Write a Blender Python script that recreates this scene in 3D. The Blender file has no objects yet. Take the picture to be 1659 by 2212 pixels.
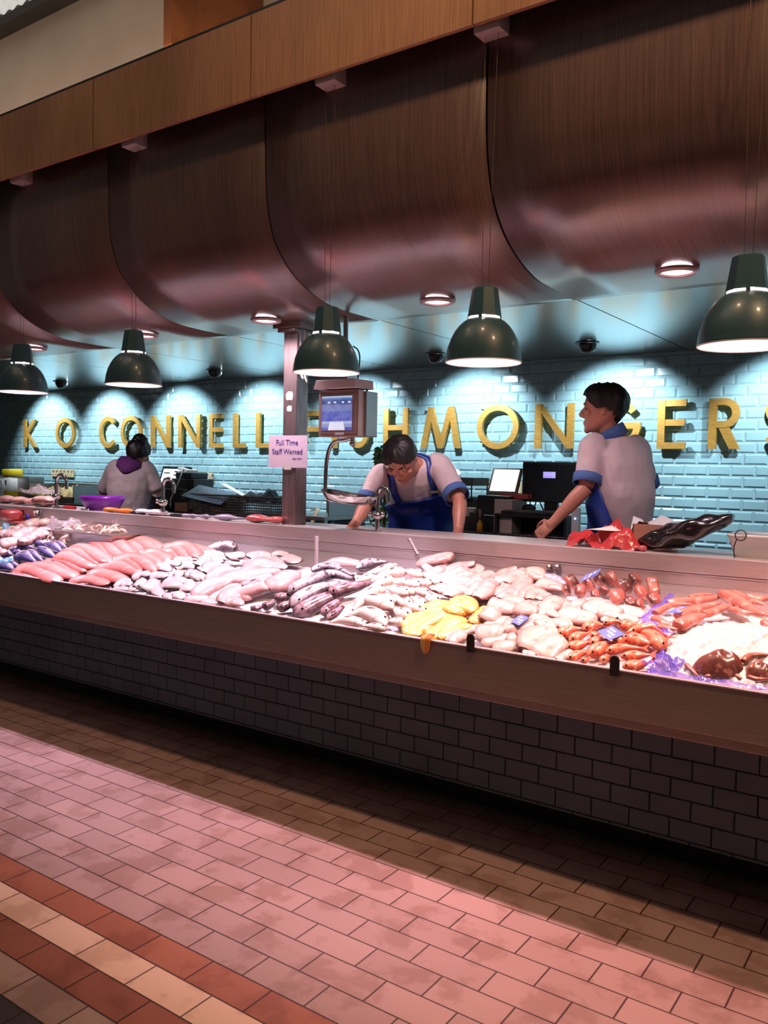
import bpy, math, random
import numpy as np
from mathutils import Vector, Matrix

random.seed(7)
RNG = np.random.default_rng(7)
PI = math.pi
SC = bpy.context.scene
COL = SC.collection

# ------------------------------------------------------------------ camera
F, YAW, PITCH, ROLL, EYE = 1808.6, 0.613097, -0.0521387, 0.0194102, 1.5
_fw = Vector((-math.sin(YAW)*math.cos(PITCH), math.cos(YAW)*math.cos(PITCH), math.sin(PITCH)))
_rt = Vector((math.cos(YAW), math.sin(YAW), 0))
_up = _rt.cross(_fw)
CR = math.cos(ROLL)*_rt + math.sin(ROLL)*_up
CU = -math.sin(ROLL)*_rt + math.cos(ROLL)*_up
cam = bpy.data.cameras.new('camera')
cam.sensor_fit = 'VERTICAL'; cam.sensor_height = 36; cam.lens = F/2212*36
cam.clip_start = .05; cam.clip_end = 100
camo = bpy.data.objects.new('camera', cam); COL.objects.link(camo)
camo.matrix_world = Matrix(((CR.x, CU.x, -_fw.x, 0), (CR.y, CU.y, -_fw.y, 0), (CR.z, CU.z, -_fw.z, EYE), (0, 0, 0, 1)))
SC.camera = camo

# ------------------------------------------------------------------ world, exposure, hall lights
SC.view_settings.view_transform = 'Standard'; SC.view_settings.look = 'None'
SC.view_settings.gamma = 1; SC.view_settings.use_curve_mapping = False
SC.view_settings.exposure = 0.0
W = bpy.data.worlds.new('hall'); SC.world = W; W.use_nodes = True
W.node_tree.nodes['Background'].inputs[0].default_value = (1.0, .86, .80, 1)
W.node_tree.nodes['Background'].inputs[1].default_value = .055

def light(kind, name, loc, aim, power, color, **kw):
    l = bpy.data.lights.new(name, kind); l.energy = power; l.color = color
    for k, v in kw.items(): setattr(l, k, v)
    o = bpy.data.objects.new(name, l); COL.objects.link(o); o.location = loc
    if aim is not None:
        o.rotation_euler = (Vector(aim)-Vector(loc)).to_track_quat('-Z', 'Y').to_euler()
    return o
HALL = (1.0, .62, .36)
for x, p in ((1.0, 310), (-1.2, 115), (-3.4, 17), (-5.6, 8)):
    light('SPOT', 'hall_spot', (x, 1.8, 4.8), (x*1.0-.2, 2.6, 1.6), p, HALL, spot_size=2.2, spot_blend=.8, shadow_soft_size=.09)
light('AREA', 'hall_roof_light', (-4.5, .2, 7.6), (-4.5, 2.5, 3.2), 40, (1.0, .82, .7), size=3.0)
light('AREA', 'upper_wall_fill', (-5.2, 3.3, 3.70), (-5.2, 4.2, 4.6), 36, (1.0, .80, .66), shape='RECTANGLE', size=7.0, size_y=.12)  # fill light added out of sight behind the fascia to brighten the upper wall

# ------------------------------------------------------------------ pixel -> point on a plane of the place
def ray(px, py):
    return _fw + CR*((px-829.5)/F) - CU*((py-1106)/F)
def at_y(px, py, y):
    d = ray(px, py); k = y/d.y; return Vector((d.x*k, y, EYE+d.z*k))
def at_z(px, py, z):
    d = ray(px, py); k = (z-EYE)/d.z; return Vector((d.x*k, d.y*k, z))
def at_bed(px, py, h=0.):      # sloping bed of the display, h above it
    d = ray(px, py)
    k = (BED0+h-BEDS*BEDY-EYE)/(d.z-BEDS*d.y)
    return Vector((d.x*k, d.y*k, EYE+d.z*k))
BEDY, BED0, BEDS = 2.72, .806, .115
def bed(y): return BED0+BEDS*(y-BEDY)

# ------------------------------------------------------------------ mesh builder
class MB:
    def __init__(s): s.v = []; s.f = []; s.s = []; s.uv = []; s.mi = []; s.m = 0
    def add(s, vs, fs, smooth=False, uv=None):
        b = len(s.v); s.v += [tuple(p) for p in vs]
        s.f += [tuple(i+b for i in f) for f in fs]; s.s += [smooth]*len(fs); s.mi += [s.m]*len(fs)
        s.uv += list(uv) if uv is not None else [(0., 0.)]*len(vs)
        return s
    def box(s, x0, x1, y0, y1, z0, z1, T=None):
        vs = [Vector(p) for p in ((x0,y0,z0),(x1,y0,z0),(x1,y1,z0),(x0,y1,z0),(x0,y0,z1),(x1,y0,z1),(x1,y1,z1),(x0,y1,z1))]
        if T is not None: vs = [T @ p for p in vs]
        return s.add(vs, ((0,3,2,1),(4,5,6,7),(0,1,5,4),(1,2,6,5),(2,3,7,6),(3,0,4,7)))
    def prism(s, poly, d0, d1, T=None):          # polygon in local XZ, extruded along local Y
        n = len(poly)
        vs = [Vector((p[0], d0, p[1])) for p in poly]+[Vector((p[0], d1, p[1])) for p in poly]
        if T is not None: vs = [T @ p for p in vs]
        fs = [tuple(range(n)), tuple(range(2*n-1, n-1, -1))]
        fs += [(i, i+n, (i+1) % n+n, (i+1) % n) for i in range(n)]
        return s.add(vs, fs)
    def loft(s, rings, caps=True, smooth=True, closed=False, uv=False):
        n = len(rings[0]); k = len(rings); vs = []; uvs = []
        for i, r in enumerate(rings):
            rr = list(r)+[r[0]] if uv else list(r)
            vs += rr
            for j in range(len(rr)): uvs.append((i/(k-1), j/n))
        m = n+1 if uv else n; fs = []
        for i in range(k if closed else k-1):
            a = i*m; b = ((i+1) % k)*m
            for j in range(n):
                j2 = j+1 if uv else (j+1) % n
                fs.append((a+j, a+j2, b+j2, b+j))
        s.add(vs, fs, smooth, uvs)
        if caps and not closed:
            for r, rev, u in ((rings[0], 1, 0.), (rings[-1], 0, 1.)):
                s.add(r, [tuple(range(n))[::-1] if rev else tuple(range(n))], False, [(u, .5)]*n)
        return s
    def tube(s, pts, r, n=10, caps=True, closed=False, flat=1., smooth=True):
        pts = [Vector(p) for p in pts]; k = len(pts); rings = []; side = None
        for i, p in enumerate(pts):
            a = pts[i-1] if (i or closed) else p; b = pts[(i+1) % k] if (i < k-1 or closed) else p
            t = (b-a).normalized()
            if side is None:
                side = t.cross(Vector((0, 0, 1)) if abs(t.z) < .9 else Vector((0, 1, 0))).normalized()
            side = (side-t*side.dot(t)).normalized(); u = side.cross(t)
            rr = r[i] if hasattr(r, '__len__') else r
            rings.append([p+(side*math.cos(2*PI*j/n)+u*math.sin(2*PI*j/n)*flat)*rr for j in range(n)])
        return s.loft(rings, caps, smooth, closed)
    def lathe(s, prof, c=(0,0,0), n=24, T=None, smooth=True, caps=False, sq=None, ph=0.):
        rings = []
        for r, z in prof:
            ring = []
            for j in range(n):
                a = 2*PI*j/n+ph; rr = r
                if sq: rr = r/(abs(math.cos(a))**sq+abs(math.sin(a))**sq)**(1/sq)
                p = Vector((rr*math.cos(a), rr*math.sin(a), z))
                if T is not None: p = T @ p
                ring.append(p+Vector(c))
            rings.append(ring)
        return s.loft(rings, caps, smooth)
    def ball(s, c, r, n=12, m=8, T=None, sc=(1,1,1)):
        prof = [(max(1e-5, math.sin(PI*i/m))*1., -math.cos(PI*i/m)) for i in range(m+1)]
        rings = []
        for q, z in prof:
            ring = []
            for j in range(n):
                p = Vector((q*math.cos(2*PI*j/n)*r*sc[0], q*math.sin(2*PI*j/n)*r*sc[1], z*r*sc[2]))
                if T is not None: p = T @ p
                ring.append(p+Vector(c))
            rings.append(ring)
        return s.loft(rings, False, True)
    def sheet(s, grid, smooth=True):
        h = len(grid); w = len(grid[0]); vs = [p for r in grid for p in r]
        fs = [(i*w+j, i*w+j+1, (i+1)*w+j+1, (i+1)*w+j) for i in range(h-1) for j in range(w-1)]
        uv = [(i/(h-1), j/(w-1)) for i in range(h) for j in range(w)]
        return s.add(vs, fs, smooth, uv)

def mesh(name, mb, mat):
    me = bpy.data.meshes.new(name); me.from_pydata(mb.v, [], mb.f)
    mats = mat if isinstance(mat, (list, tuple)) else [mat]
    for m in mats: me.materials.append(m)
    me.polygons.foreach_set('use_smooth', mb.s)
    if len(mats) > 1: me.polygons.foreach_set('material_index', mb.mi)
    uvl = me.uv_layers.new(name='UVMap')
    li = np.empty(len(me.loops), dtype=np.int32); me.loops.foreach_get('vertex_index', li)
    uvl.data.foreach_set('uv', np.array(mb.uv, dtype=np.float32)[li].ravel())
    me.update()
    return me
def tag(o, label=None, cat=None, group=None, kind=None):
    if label: o['label'] = label
    if cat: o['category'] = cat
    if group: o['group'] = group
    if kind: o['kind'] = kind
    return o
def obj(name, mb, mat, parent=None, bevel=0, solid=0, sub=0):
    o = bpy.data.objects.new(name, mesh(name, mb, mat)); COL.objects.link(o)
    if parent is not None: o.parent = parent
    if solid:
        m = o.modifiers.new('thick', 'SOLIDIFY'); m.thickness = solid; m.offset = 0
    if bevel:
        m = o.modifiers.new('bevel', 'BEVEL'); m.width = bevel; m.segments = 2; m.limit_method = 'ANGLE'
    if sub:
        m = o.modifiers.new('sub', 'SUBSURF'); m.levels = sub; m.render_levels = sub
    return o
def thing(name, label, cat, loc=(0,0,0), group=None, rz=0.):
    o = bpy.data.objects.new(name, None); o.empty_display_size = .05; COL.objects.link(o)
    o.location = loc; o.rotation_euler = (0, 0, rz)
    return tag(o, label, cat, group)
def struct(name, mb, mat, **kw):
    return tag(obj(name, mb, mat, **kw), kind='structure')
def dup(root, loc, label=None, rz=None, s=None):
    def cp(o, par):
        c = o.copy(); COL.objects.link(c); c.parent = par
        if par is not None: c.matrix_parent_inverse = o.matrix_parent_inverse.copy()
        for ch in list(o.children): cp(ch, c)
        return c
    r = cp(root, None); r.location = loc
    if label: r['label'] = label
    if rz is not None: r.rotation_euler = (0, 0, rz)
    if s is not None: r.scale = s if hasattr(s, '__len__') else (s, s, s)
    return r
def bez(pts, n=16):            # Catmull-Rom through pts
    P = [Vector(p) for p in pts]
    if len(P) == 2: return [P[0].lerp(P[1], i/(n-1)) for i in range(n)]
    P = [P[0]*2-P[1]]+P+[P[-1]*2-P[-2]]; k = len(P)-3; out = []
    for i in range(n):
        t = i/(n-1)*k; j = min(int(t), k-1); t -= j
        a, b, c, d = P[j:j+4]
        out.append(.5*((2*b)+(c-a)*t+(2*a-5*b+4*c-d)*t*t+(3*b-a-3*c+d)*t**3))
    return out

# ------------------------------------------------------------------ materials (all procedural)
def srgb(r, g, b):
    f = lambda c: (c/12.92 if c <= .04045 else ((c+.055)/1.055)**2.4)
    return (f(r/255), f(g/255), f(b/255), 1)
class NT:
    def __init__(s, name):
        s.m = bpy.data.materials.new(name); s.m.use_nodes = True
        s.t = s.m.node_tree; s.b = s.t.nodes['Principled BSDF']
    def n(s, kind, **kw):
        x = s.t.nodes.new(kind)
        for k, v in kw.items():
            if k[0] == '_': x.inputs[k[1:].replace('_', ' ')].default_value = v
            else: setattr(x, k, v)
        return x
    def l(s, a, b): s.t.links.new(a, b)
    def coords(s, scale=(1,1,1), src='Object'):
        tc = s.n('ShaderNodeTexCoord'); mp = s.n('ShaderNodeMapping'); mp.inputs['Scale'].default_value = scale
        s.l(tc.outputs[src], mp.inputs['Vector']); return mp.outputs[0]
    def noise(s, scale=5, detail=3, rough=.55, vec=None):
        x = s.n('ShaderNodeTexNoise', _Scale=scale, _Detail=detail, _Roughness=rough)
        if vec is not None: s.l(vec, x.inputs['Vector'])
        return x.outputs['Fac']
    def ramp(s, fac, stops, interp='LINEAR'):
        r = s.n('ShaderNodeValToRGB'); r.color_ramp.interpolation = interp
        e = r.color_ramp.elements
        while len(e) < len(stops): e.new(.5)
        for el, (p, c) in zip(e, stops): el.position = p; el.color = c if len(c) == 4 else (*c, 1)
        s.l(fac, r.inputs[0]); return r.outputs[0]
    def bump(s, h, strength=.3, dist=.01):
        b = s.n('ShaderNodeBump', _Strength=strength, _Distance=dist); s.l(h, b.inputs['Height'])
        s.l(b.outputs[0], s.b.inputs['Normal'])
    def mixc(s, fac, a, b, mode='MIX'):
        x = s.n('ShaderNodeMix', data_type='RGBA', blend_type=mode)
        for sock, v in ((x.inputs[0], fac), (x.inputs[6], a), (x.inputs[7], b)):
            if hasattr(v, 'is_output'): s.l(v, sock)
            else: sock.default_value = v
        return x.outputs[2]
    def math(s, op, a, b=0., c=None):
        x = s.n('ShaderNodeMath', operation=op)
        for i, v in enumerate((a, b, c)):
            if v is None: continue
            if hasattr(v, 'is_output'): s.l(v, x.inputs[i])
            else: x.inputs[i].default_value = v
        return x.outputs[0]
    def set(s, **kw):
        for k, v in kw.items():
            i = s.b.inputs[k.replace('_', ' ')]
            if hasattr(v, 'is_output'): s.l(v, i)
            else: i.default_value = v
        return s
def pm(name, c1, c2=None, scale=8, rough=.5, metal=0., bump=0., st=(1,1,1), spec=.5, src='Object', sss=0., coat=0., detail=3, rv=.08):
    t = NT(name); c1 = srgb(*c1); c2 = srgb(*c2) if c2 else tuple(x*.82 for x in c1[:3])+(1,)
    f = t.noise(scale, detail, vec=t.coords(st, src))
    t.set(Base_Color=t.ramp(f, ((.3, c1), (.7, c2))), Metallic=metal)
    t.set(Roughness=t.math('MULTIPLY_ADD', f, rv*2, rough-rv))
    t.b.inputs['Specular IOR Level'].default_value = spec
    if sss:
        t.b.inputs['Subsurface Weight'].default_value = sss; t.b.inputs['Subsurface Radius'].default_value = (.02, .008, .005)
        t.b.inputs['Subsurface Scale'].default_value = .5
    if coat: t.b.inputs['Coat Weight'].default_value = coat; t.b.inputs['Coat Roughness'].default_value = .15
    if bump: t.bump(f, bump, .004)
    return t.m
def emit(name, c, s, c2=None):
    t = NT(name); f = t.noise(3, 1, vec=t.coords())
    a = (*c, 1) if len(c) == 3 else c
    t.set(Base_Color=(.8, .8, .8, 1), Emission_Color=t.ramp(f, ((0, a), (1, c2 or a))), Emission_Strength=s); return t.m
def glassy(name, c, alpha=.4, rough=.15, scale=14):
    t = NT(name); f = t.noise(scale, 2, vec=t.coords())
    t.set(Base_Color=srgb(*c), Roughness=rough, Alpha=t.math('MULTIPLY_ADD', f, .4, alpha-.2)); t.bump(f, .6, .01)
    t.b.inputs['Specular IOR Level'].default_value = .8
    return t.m

MAT = {}
def veneer(name, a, b, rough, coat):
    t = NT(name)
    v = t.coords((55, 1.1, 1.1)); f = t.noise(3.2, 5, .65, v)
    v2 = t.coords((1.3, .8, .8)); g = t.noise(1.4, 3, .5, v2)
    base = t.ramp(f, ((.28, srgb(*a)), (.72, srgb(*b))))
    blot = t.ramp(g, ((.35, (.72, .7, .7, 1)), (.6, (1, 1, 1, 1))))
    t.set(Base_Color=t.mixc(1., base, blot, 'MULTIPLY'), Roughness=t.math('MULTIPLY_ADD', f, .12, rough-.06))
    t.b.inputs['Coat Weight'].default_value = coat; t.b.inputs['Coat Roughness'].default_value = rough*.8
    t.bump(f, .12, .004)
    return t.m
MAT['veneer'] = veneer('wood_veneer', (80, 56, 49), (118, 88, 78), .33, 1.)
MAT['fascia'] = veneer('fascia_veneer', (146, 100, 68), (196, 144, 102), .5, .1)
MAT['soffit'] = veneer('soffit_veneer', (60, 54, 52), (84, 76, 74), .24, 1.)
MAT['black'] = pm('black_paint', (14, 13, 13), (20, 18, 18), 6, .6)
MAT['blackplastic'] = pm('black_plastic', (24, 24, 26), (32, 32, 34), 9, .35)
MAT['steel'] = pm('brushed_steel', (178, 170, 168), (150, 143, 142), 4, .36, 1., .04, (1, 60, 60))
MAT['steelfront'] = pm('brushed_steel_front', (176, 160, 152), (156, 140, 134), 5, .5, .75, .03, (1, 50, 50))
MAT['steelrail'] = pm('satin_steel', (210, 196, 198), (190, 176, 180), 5, .42, .45, .04, (1, 60, 60))
MAT['chrome'] = pm('chrome', (215, 212, 210), (190, 188, 188), 4, .14, 1., rv=.03)
MAT['shade'] = pm('green_enamel', (46, 80, 88), (38, 70, 78), 5, .42, 0., coat=.2)
MAT['inner'] = pm('white_reflector', (232, 226, 224), (222, 216, 214), 4, .4)
MAT['gold'] = pm('brushed_gold', (220, 174, 92), (192, 144, 66), 7, .42, .5, .05, (2, 2, 18))
MAT['goldside'] = pm('gold_edge', (120, 86, 30), (98, 70, 24), 7, .45, .6)
MAT['cream'] = pm('cream_plastic', (226, 208, 172), (212, 194, 158), 9, .4)
MAT['white'] = pm('white_paper', (232, 230, 228), (220, 218, 216), 6, .6)
MAT['beige'] = pm('beige_plaster', (178, 160, 142), (164, 146, 130), 1.2, .9, bump=.05)
MAT['timber'] = veneer('orange_timber', (120, 66, 30), (165, 96, 48), .5, .1)
# ------------------------------------------------------------------ the setting
XL, XR = -12.5, 1.6
YW, ZC = 5.921, 2.345
def floor_mat():
    t = NT('quarry_tiles')
    tc = t.n('ShaderNodeTexCoord'); sx = t.n('ShaderNodeSeparateXYZ'); t.l(tc.outputs['Object'], sx.inputs[0])
    cb = t.n('ShaderNodeCombineXYZ')
    t.l(t.math('ADD', sx.outputs[0], .745+.238*100), cb.inputs[0]); t.l(t.math('ADD', sx.outputs[1], -1.613+.1177*100), cb.inputs[1])
    br = t.n('ShaderNodeTexBrick', offset=.5, offset_frequency=2, squash=1., squash_frequency=2)
    for k, v in dict(Scale=1., Mortar_Size=.0032, Mortar_Smooth=.25, Bias=0., Brick_Width=.238, Row_Height=.1177).items(): br.inputs[k.replace('_', ' ')].default_value = v
    br.inputs['Color1'].default_value = (.86, .84, .84, 1); br.inputs['Color2'].default_value = (1.06, 1.04, 1.04, 1); br.inputs['Mortar'].default_value = (.16, .11, .1, 1)
    t.l(cb.outputs[0], br.inputs['Vector'])
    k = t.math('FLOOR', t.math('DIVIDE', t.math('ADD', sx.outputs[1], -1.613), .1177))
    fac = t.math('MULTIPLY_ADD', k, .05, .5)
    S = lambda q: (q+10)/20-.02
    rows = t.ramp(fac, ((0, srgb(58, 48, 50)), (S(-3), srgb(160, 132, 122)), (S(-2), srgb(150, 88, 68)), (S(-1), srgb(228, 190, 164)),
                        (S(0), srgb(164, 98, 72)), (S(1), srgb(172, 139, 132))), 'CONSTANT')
    f = t.noise(5, 5, .62, t.coords((1, 1, 1)))
    stain = t.ramp(f, ((.42, (.80, .74, .70, 1)), (.50, (1, 1, 1, 1))))
    c = t.mixc(1., t.mixc(1., rows, br.outputs[0], 'MULTIPLY'), stain, 'MULTIPLY')
    t.set(Base_Color=c, Roughness=t.math('MULTIPLY_ADD', f, .3, .38))
    inv = t.math('SUBTRACT', 1., br.outputs['Fac']); g = t.noise(60, 2, .5, t.coords())
    t.bump(t.math('MULTIPLY_ADD', g, .06, inv), .35, .004)
    return t.m
MAT['floor'] = floor_mat()
m = MB(); m.box(XL, XR+1, -2.5, 3.45, -.05, 0); struct('floor', m, MAT['floor'])
MAT['vinyl'] = pm('dark_vinyl', (52, 48, 48), (40, 37, 38), 5, .6)
m = MB(); m.box(XL, XR, 3.45, YW+.2, -.05, .16); struct('floor_staff', m, MAT['vinyl'])

def tile_wall(name, y, x0, x1, z0, z1, w, h, jx, jz, g, bw, bh, mat, grout, jitter=.0, proud=.004):
    """bevelled tiles of w x h facing -Y; joints pass through x=jx (row of z=jz) and z=jz"""
    m = MB(); m.m = 1; m.box(x0, x1, y+proud*.4, y+.06, z0, z1); m.m = 0
    r0 = math.floor((z0-jz)/h); r1 = math.ceil((z1-jz)/h)
    for r in range(r0, r1):
        a0 = max(jz+r*h, z0); a1 = min(jz+(r+1)*h, z1)
        if a1-a0 < .012: continue
        off = jx+(w/2 if r % 2 else 0)
        c0 = math.floor((x0-off)/w); c1 = math.ceil((x1-off)/w)
        for c in range(c0, c1):
            b0 = max(off+c*w, x0)+g; b1 = min(off+(c+1)*w, x1)-g
            if b1-b0 < .02: continue
            dz = [random.uniform(-jitter, jitter) for _ in range(4)]; zz0, zz1 = a0+g, a1-g
            o = [(b0, y+proud*.6, zz0), (b1, y+proud*.6, zz0), (b1, y+proud*.6, zz1), (b0, y+proud*.6, zz1)]
            i = [(b0+bw, y-proud+dz[0], zz0+bh), (b1-bw, y-proud+dz[1], zz0+bh), (b1-bw, y-proud+dz[2], zz1-bh), (b0+bw, y-proud+dz[0]+dz[2]-dz[1], zz1-bh)]
            m.add(o+i, ((4,5,6,7), (0,1,5,4), (1,2,6,5), (2,3,7,6), (3,0,4,7)))
    return m
p0 = at_y(1504.7, 980.1, YW); p1 = at_y(1433.6, 990, YW)
MAT['tile'] = pm('turquoise_glaze', (158, 200, 212), (146, 190, 202), .9, .2, coat=.15, rv=.03)
MAT['grout'] = pm('pale_grout', (164, 196, 202), (140, 172, 180), 20, .9)
m = tile_wall('wall_back', YW, -12.4, XR, 1.0, ZC, .15, .076, p1.x, p0.z+.002, .0016, .012, .012, 0, 0, .0006, .005)
m.m = 0; m.box(-12.4, XR, YW, YW+.1, .16, 1.0)
struct('wall_back', m, [MAT['tile'], MAT['grout']])
MAT['sidewall'] = pm('dark_plaster', (70, 66, 66), (60, 56, 56), 2, .9)
m = MB(); m.box(-12.5, -12.4, 3.6, YW, .16, ZC); struct('wall_left', m, MAT['sidewall'])
m = MB(); m.box(XR, XR+.1, 3.6, YW, .16, ZC); struct('wall_right', m, MAT['sidewall'])

# soffit of the stall: curved veneer barrel and flat glossy ceiling, both in 1.184 m panels
JX = [-1.636+1.184*k for k in range(-10, 4)]
prof = bez([(0, 2.975, 3.62), (0, 2.975, 3.2), (0, 2.976, 3.0), (0, 2.982, 2.85), (0, 2.999, 2.73), (0, 3.045, 2.6), (0, 3.135, 2.495), (0, 3.26, 2.42), (0, 3.43, 2.366), (0, 3.6, 2.35), (0, 3.92, ZC)], 56)
m = MB()
for a, b in zip(JX[:-1], JX[1:]):
    xs = [a+.005+(b-a-.010)*i/4 for i in range(5)]
    m.sheet([[(x, p.y, p.z) for x in xs] for p in prof])
struct('trim_1', m, MAT['veneer'], solid=.012)['label'] = 'curved wooden bulkhead of bent veneer panels above the stall'
m = MB()
m.sheet([[(JX[0], p.y+.03, p.z+.04), (JX[-1], p.y+.03, p.z+.04)] for p in prof]); m.box(JX[0], JX[-1], 3.9, YW+.1, ZC+.03, ZC+.06)
m.box(JX[0], JX[-1], 2.9, 4.6, 3.585, 3.61)
struct('trim_2', m, MAT['black'])
m = MB()
for a, b in zip(JX[:-1], JX[1:]): m.box(a+.004, b-.004, 3.929, YW, ZC, ZC+.012)
struct('ceiling', m, MAT['soffit'])
m = MB()
FY = 2.86
fx = [v*FY for v in (-1.394, -.983, -.575)]; st = fx[2]-fx[1]
fj = [fx[0]-st*k for k in range(7, 0, -1)]+fx+[fx[2]+st*k for k in range(1, 3)]
zb, zt = EYE+.593*FY, EYE+.723*FY
for a, b in zip(fj[:-1], fj[1:]): m.box(a+.004, b-.004, FY, FY+.02, zb, zt)
struct('trim_3', m, MAT['fascia'])['label'] = 'flat wooden fascia boards along the top of the stall'
m = MB(); m.box(fj[0], fj[-1], FY+.021, FY+.03, zb+.01, zt); m.box(fj[0], fj[-1], FY+.021, 2.975, zb+.05, zb+.06); struct('trim_4', m, MAT['black'])
# hall beyond the fascia
m = MB(); m.box(-13, 3, 4.2, 4.3, 3.3, 5.25); struct('wall_upper', m, MAT['beige'])
m = MB(); m.box(-13, 3, 4.06, 4.32, 5.195, 5.262); struct('trim_5', m, pm('dark_cornice', (52, 44, 38), (40, 34, 30), 3, .7))
m = MB()
n = 200
m.sheet([[(-11+5*i/n, 4.06-2.2*j, 5.275+1.2*j+.012*math.cos(i*1.2)) for i in range(n+1)] for j in (0, 1)])
struct('ceiling_skylight', m, emit('daylit_rooflight', (.80, .9, .92), .34, (.7, .8, .82, 1)))
m = MB(); q = at_y(353, 100, 3.42); q2 = at_y(370, 60, 3.42)
m.box(q.x, q2.x, 3.42, 4.2, q.z, 5.3); struct('trim_6', m, MAT['timber'])['label'] = 'upright timber fin against the pale upper wall'

# ------------------------------------------------------------------ the display counter
LY, LZ, PZ = 2.72, .838, .679
RY, RZ = 3.62, 1.157
CX0, CX1 = -7.4, 1.4
ct = thing('display_counter', 'long stainless steel wet fish counter with tiled base', 'counter', (-3, 3.1, 0))
def part(name, mb, mat, par, **kw):            # world-space mesh under a placed thing
    L = par.location
    mb.v = [(x-L.x, y-L.y, z-L.z) for x, y, z in mb.v]
    return obj(name, mb, mat, par, **kw)
b0 = at_y(1492.1, 1598.9, 3.1); b1 = at_y(1407.9, 1603, 3.1)
MAT['basetile'] = pm('slate_blue_glaze', (88, 106, 122), (74, 90, 106), 3, .45)
MAT['darkgrout'] = pm('dark_grout', (34, 32, 34), (26, 25, 26), 12, .9)
m = tile_wall('base', 3.1, CX0, CX1, .145, .66, .15, .0752, b1.x, b0.z, .0012, .0025, .0025, 0, 0, .0002, .003)
part('tiled_base', m, [MAT['basetile'], MAT['darkgrout']], ct)
m = MB(); m.box(CX0, CX1, 3.28, 3.4, 0, .16); part('kickboard', m, MAT['black'], ct)
m = MB(); m.box(CX0, CX1, LY, LY+.012, PZ, LZ); m.box(CX0, CX1, LY+.012, 3.2, PZ, PZ+.012); m.box(CX0, CX1, LY+.012, 3.18, .645, PZ)
part('front_panel', m, MAT['steelfront'], ct, bevel=.003)
m = MB(); m.box(CX0, CX1, LY-.004, LY+.02, LZ, LZ+.006); part('lip', m, MAT['steelrail'], ct, bevel=.002)
m = MB(); m.sheet([[(x, y, z) for x in (CX0, CX1)] for y, z in ((LY+.02, LZ), (LY+.024, bed(LY)), (RY-.03, bed(RY-.03)))], False)
part('tray', m, MAT['steel'], ct)
m = MB(); rx0 = -5.89
m.box(rx0, CX1, RY, RY+.03, 1.083, RZ); part('rail', m, MAT['steelrail'], ct, bevel=.004)
m = MB()
m.box(CX0, CX1, RY+.006, RY+.03, 1.03, 1.081)
for k in range(9): a = rx0+k*.83; m.box(a, a+.78, RY+.003, RY+.006, 1.074, 1.0805)
m.sheet([[(x, y, z) for x in (CX0, CX1)] for y, z in ((RY+.004, 1.03), (RY-.006, .985), (RY-.03, bed(RY-.03)))], False)
part('back_panel', m, MAT['steelrail'], ct)
def on_bed(px, py): return at_bed(px, py, 0)
for px, y0, y1, r in ((683, 1158, 1222, .0105), (113, 1115, 1162, .012)):
    b = at_bed(px, y1, .12); h = at_y(px, y0, b.y).z-b.z
    m = MB(); m.tube([(b.x, b.y, bed(b.y)), (b.x, b.y, b.z+h-.004), (b.x, b.y, b.z+h)], [r, r, r*.9], 14); part('upright_post', m, MAT['steelrail'], ct)
for px, py in ((1017, 1396), (1328, 1446)):
    q = at_y(px, py, LY-.006)
    m = MB(); m.prism([(-.016, -.022)]+[(.016, -.022)]+[(.016*math.cos(a), .03+.016*math.sin(a)) for a in [PI*i/10 for i in range(11)]], 0, .006, Matrix.Translation((q.x, LY-.011, q.z)))
    c = part('glass_clip', m, pm('clip_bronze', (70, 58, 54), (58, 48, 46), 8, .5, .5), ct)
    for dx in (-.008, .008):
        m = MB(); m.ball((q.x+dx, LY-.011, q.z-.013), .0028, 8, 5); part('screw', m, MAT['chrome'], c)
for px in (1190, 1207):
    q = at_y(px, 1226, RY); m = MB()
    T = Matrix.Translation((q.x, RY-.016, q.z)) @ Matrix.Rotation(PI/2, 4, 'Y')
    m.lathe([(.001, -.011), (.016, -.011), (.018, -.008), (.018, .008), (.016, .011), (.001, .011)], n=18, T=T); part('glass_knob', m, MAT['steel'], ct)

# worktop behind the rail
wt = thing('worktop', 'stainless steel preparation worktop behind the display', 'worktop', (-3, 3.85, .16))
m = MB(); m.box(-7.4, CX1, RY+.031, 4.02, 1.125, 1.153); part('top', m, MAT['steelrail'], wt, bevel=.004)
m = MB(); m.box(-7.4, CX1, 3.98, 4.0, .35, 1.124); m.box(-7.4, CX1, 3.70, 3.72, .16, 1.124); part('panel', m, MAT['steelfront'], wt)

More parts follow.
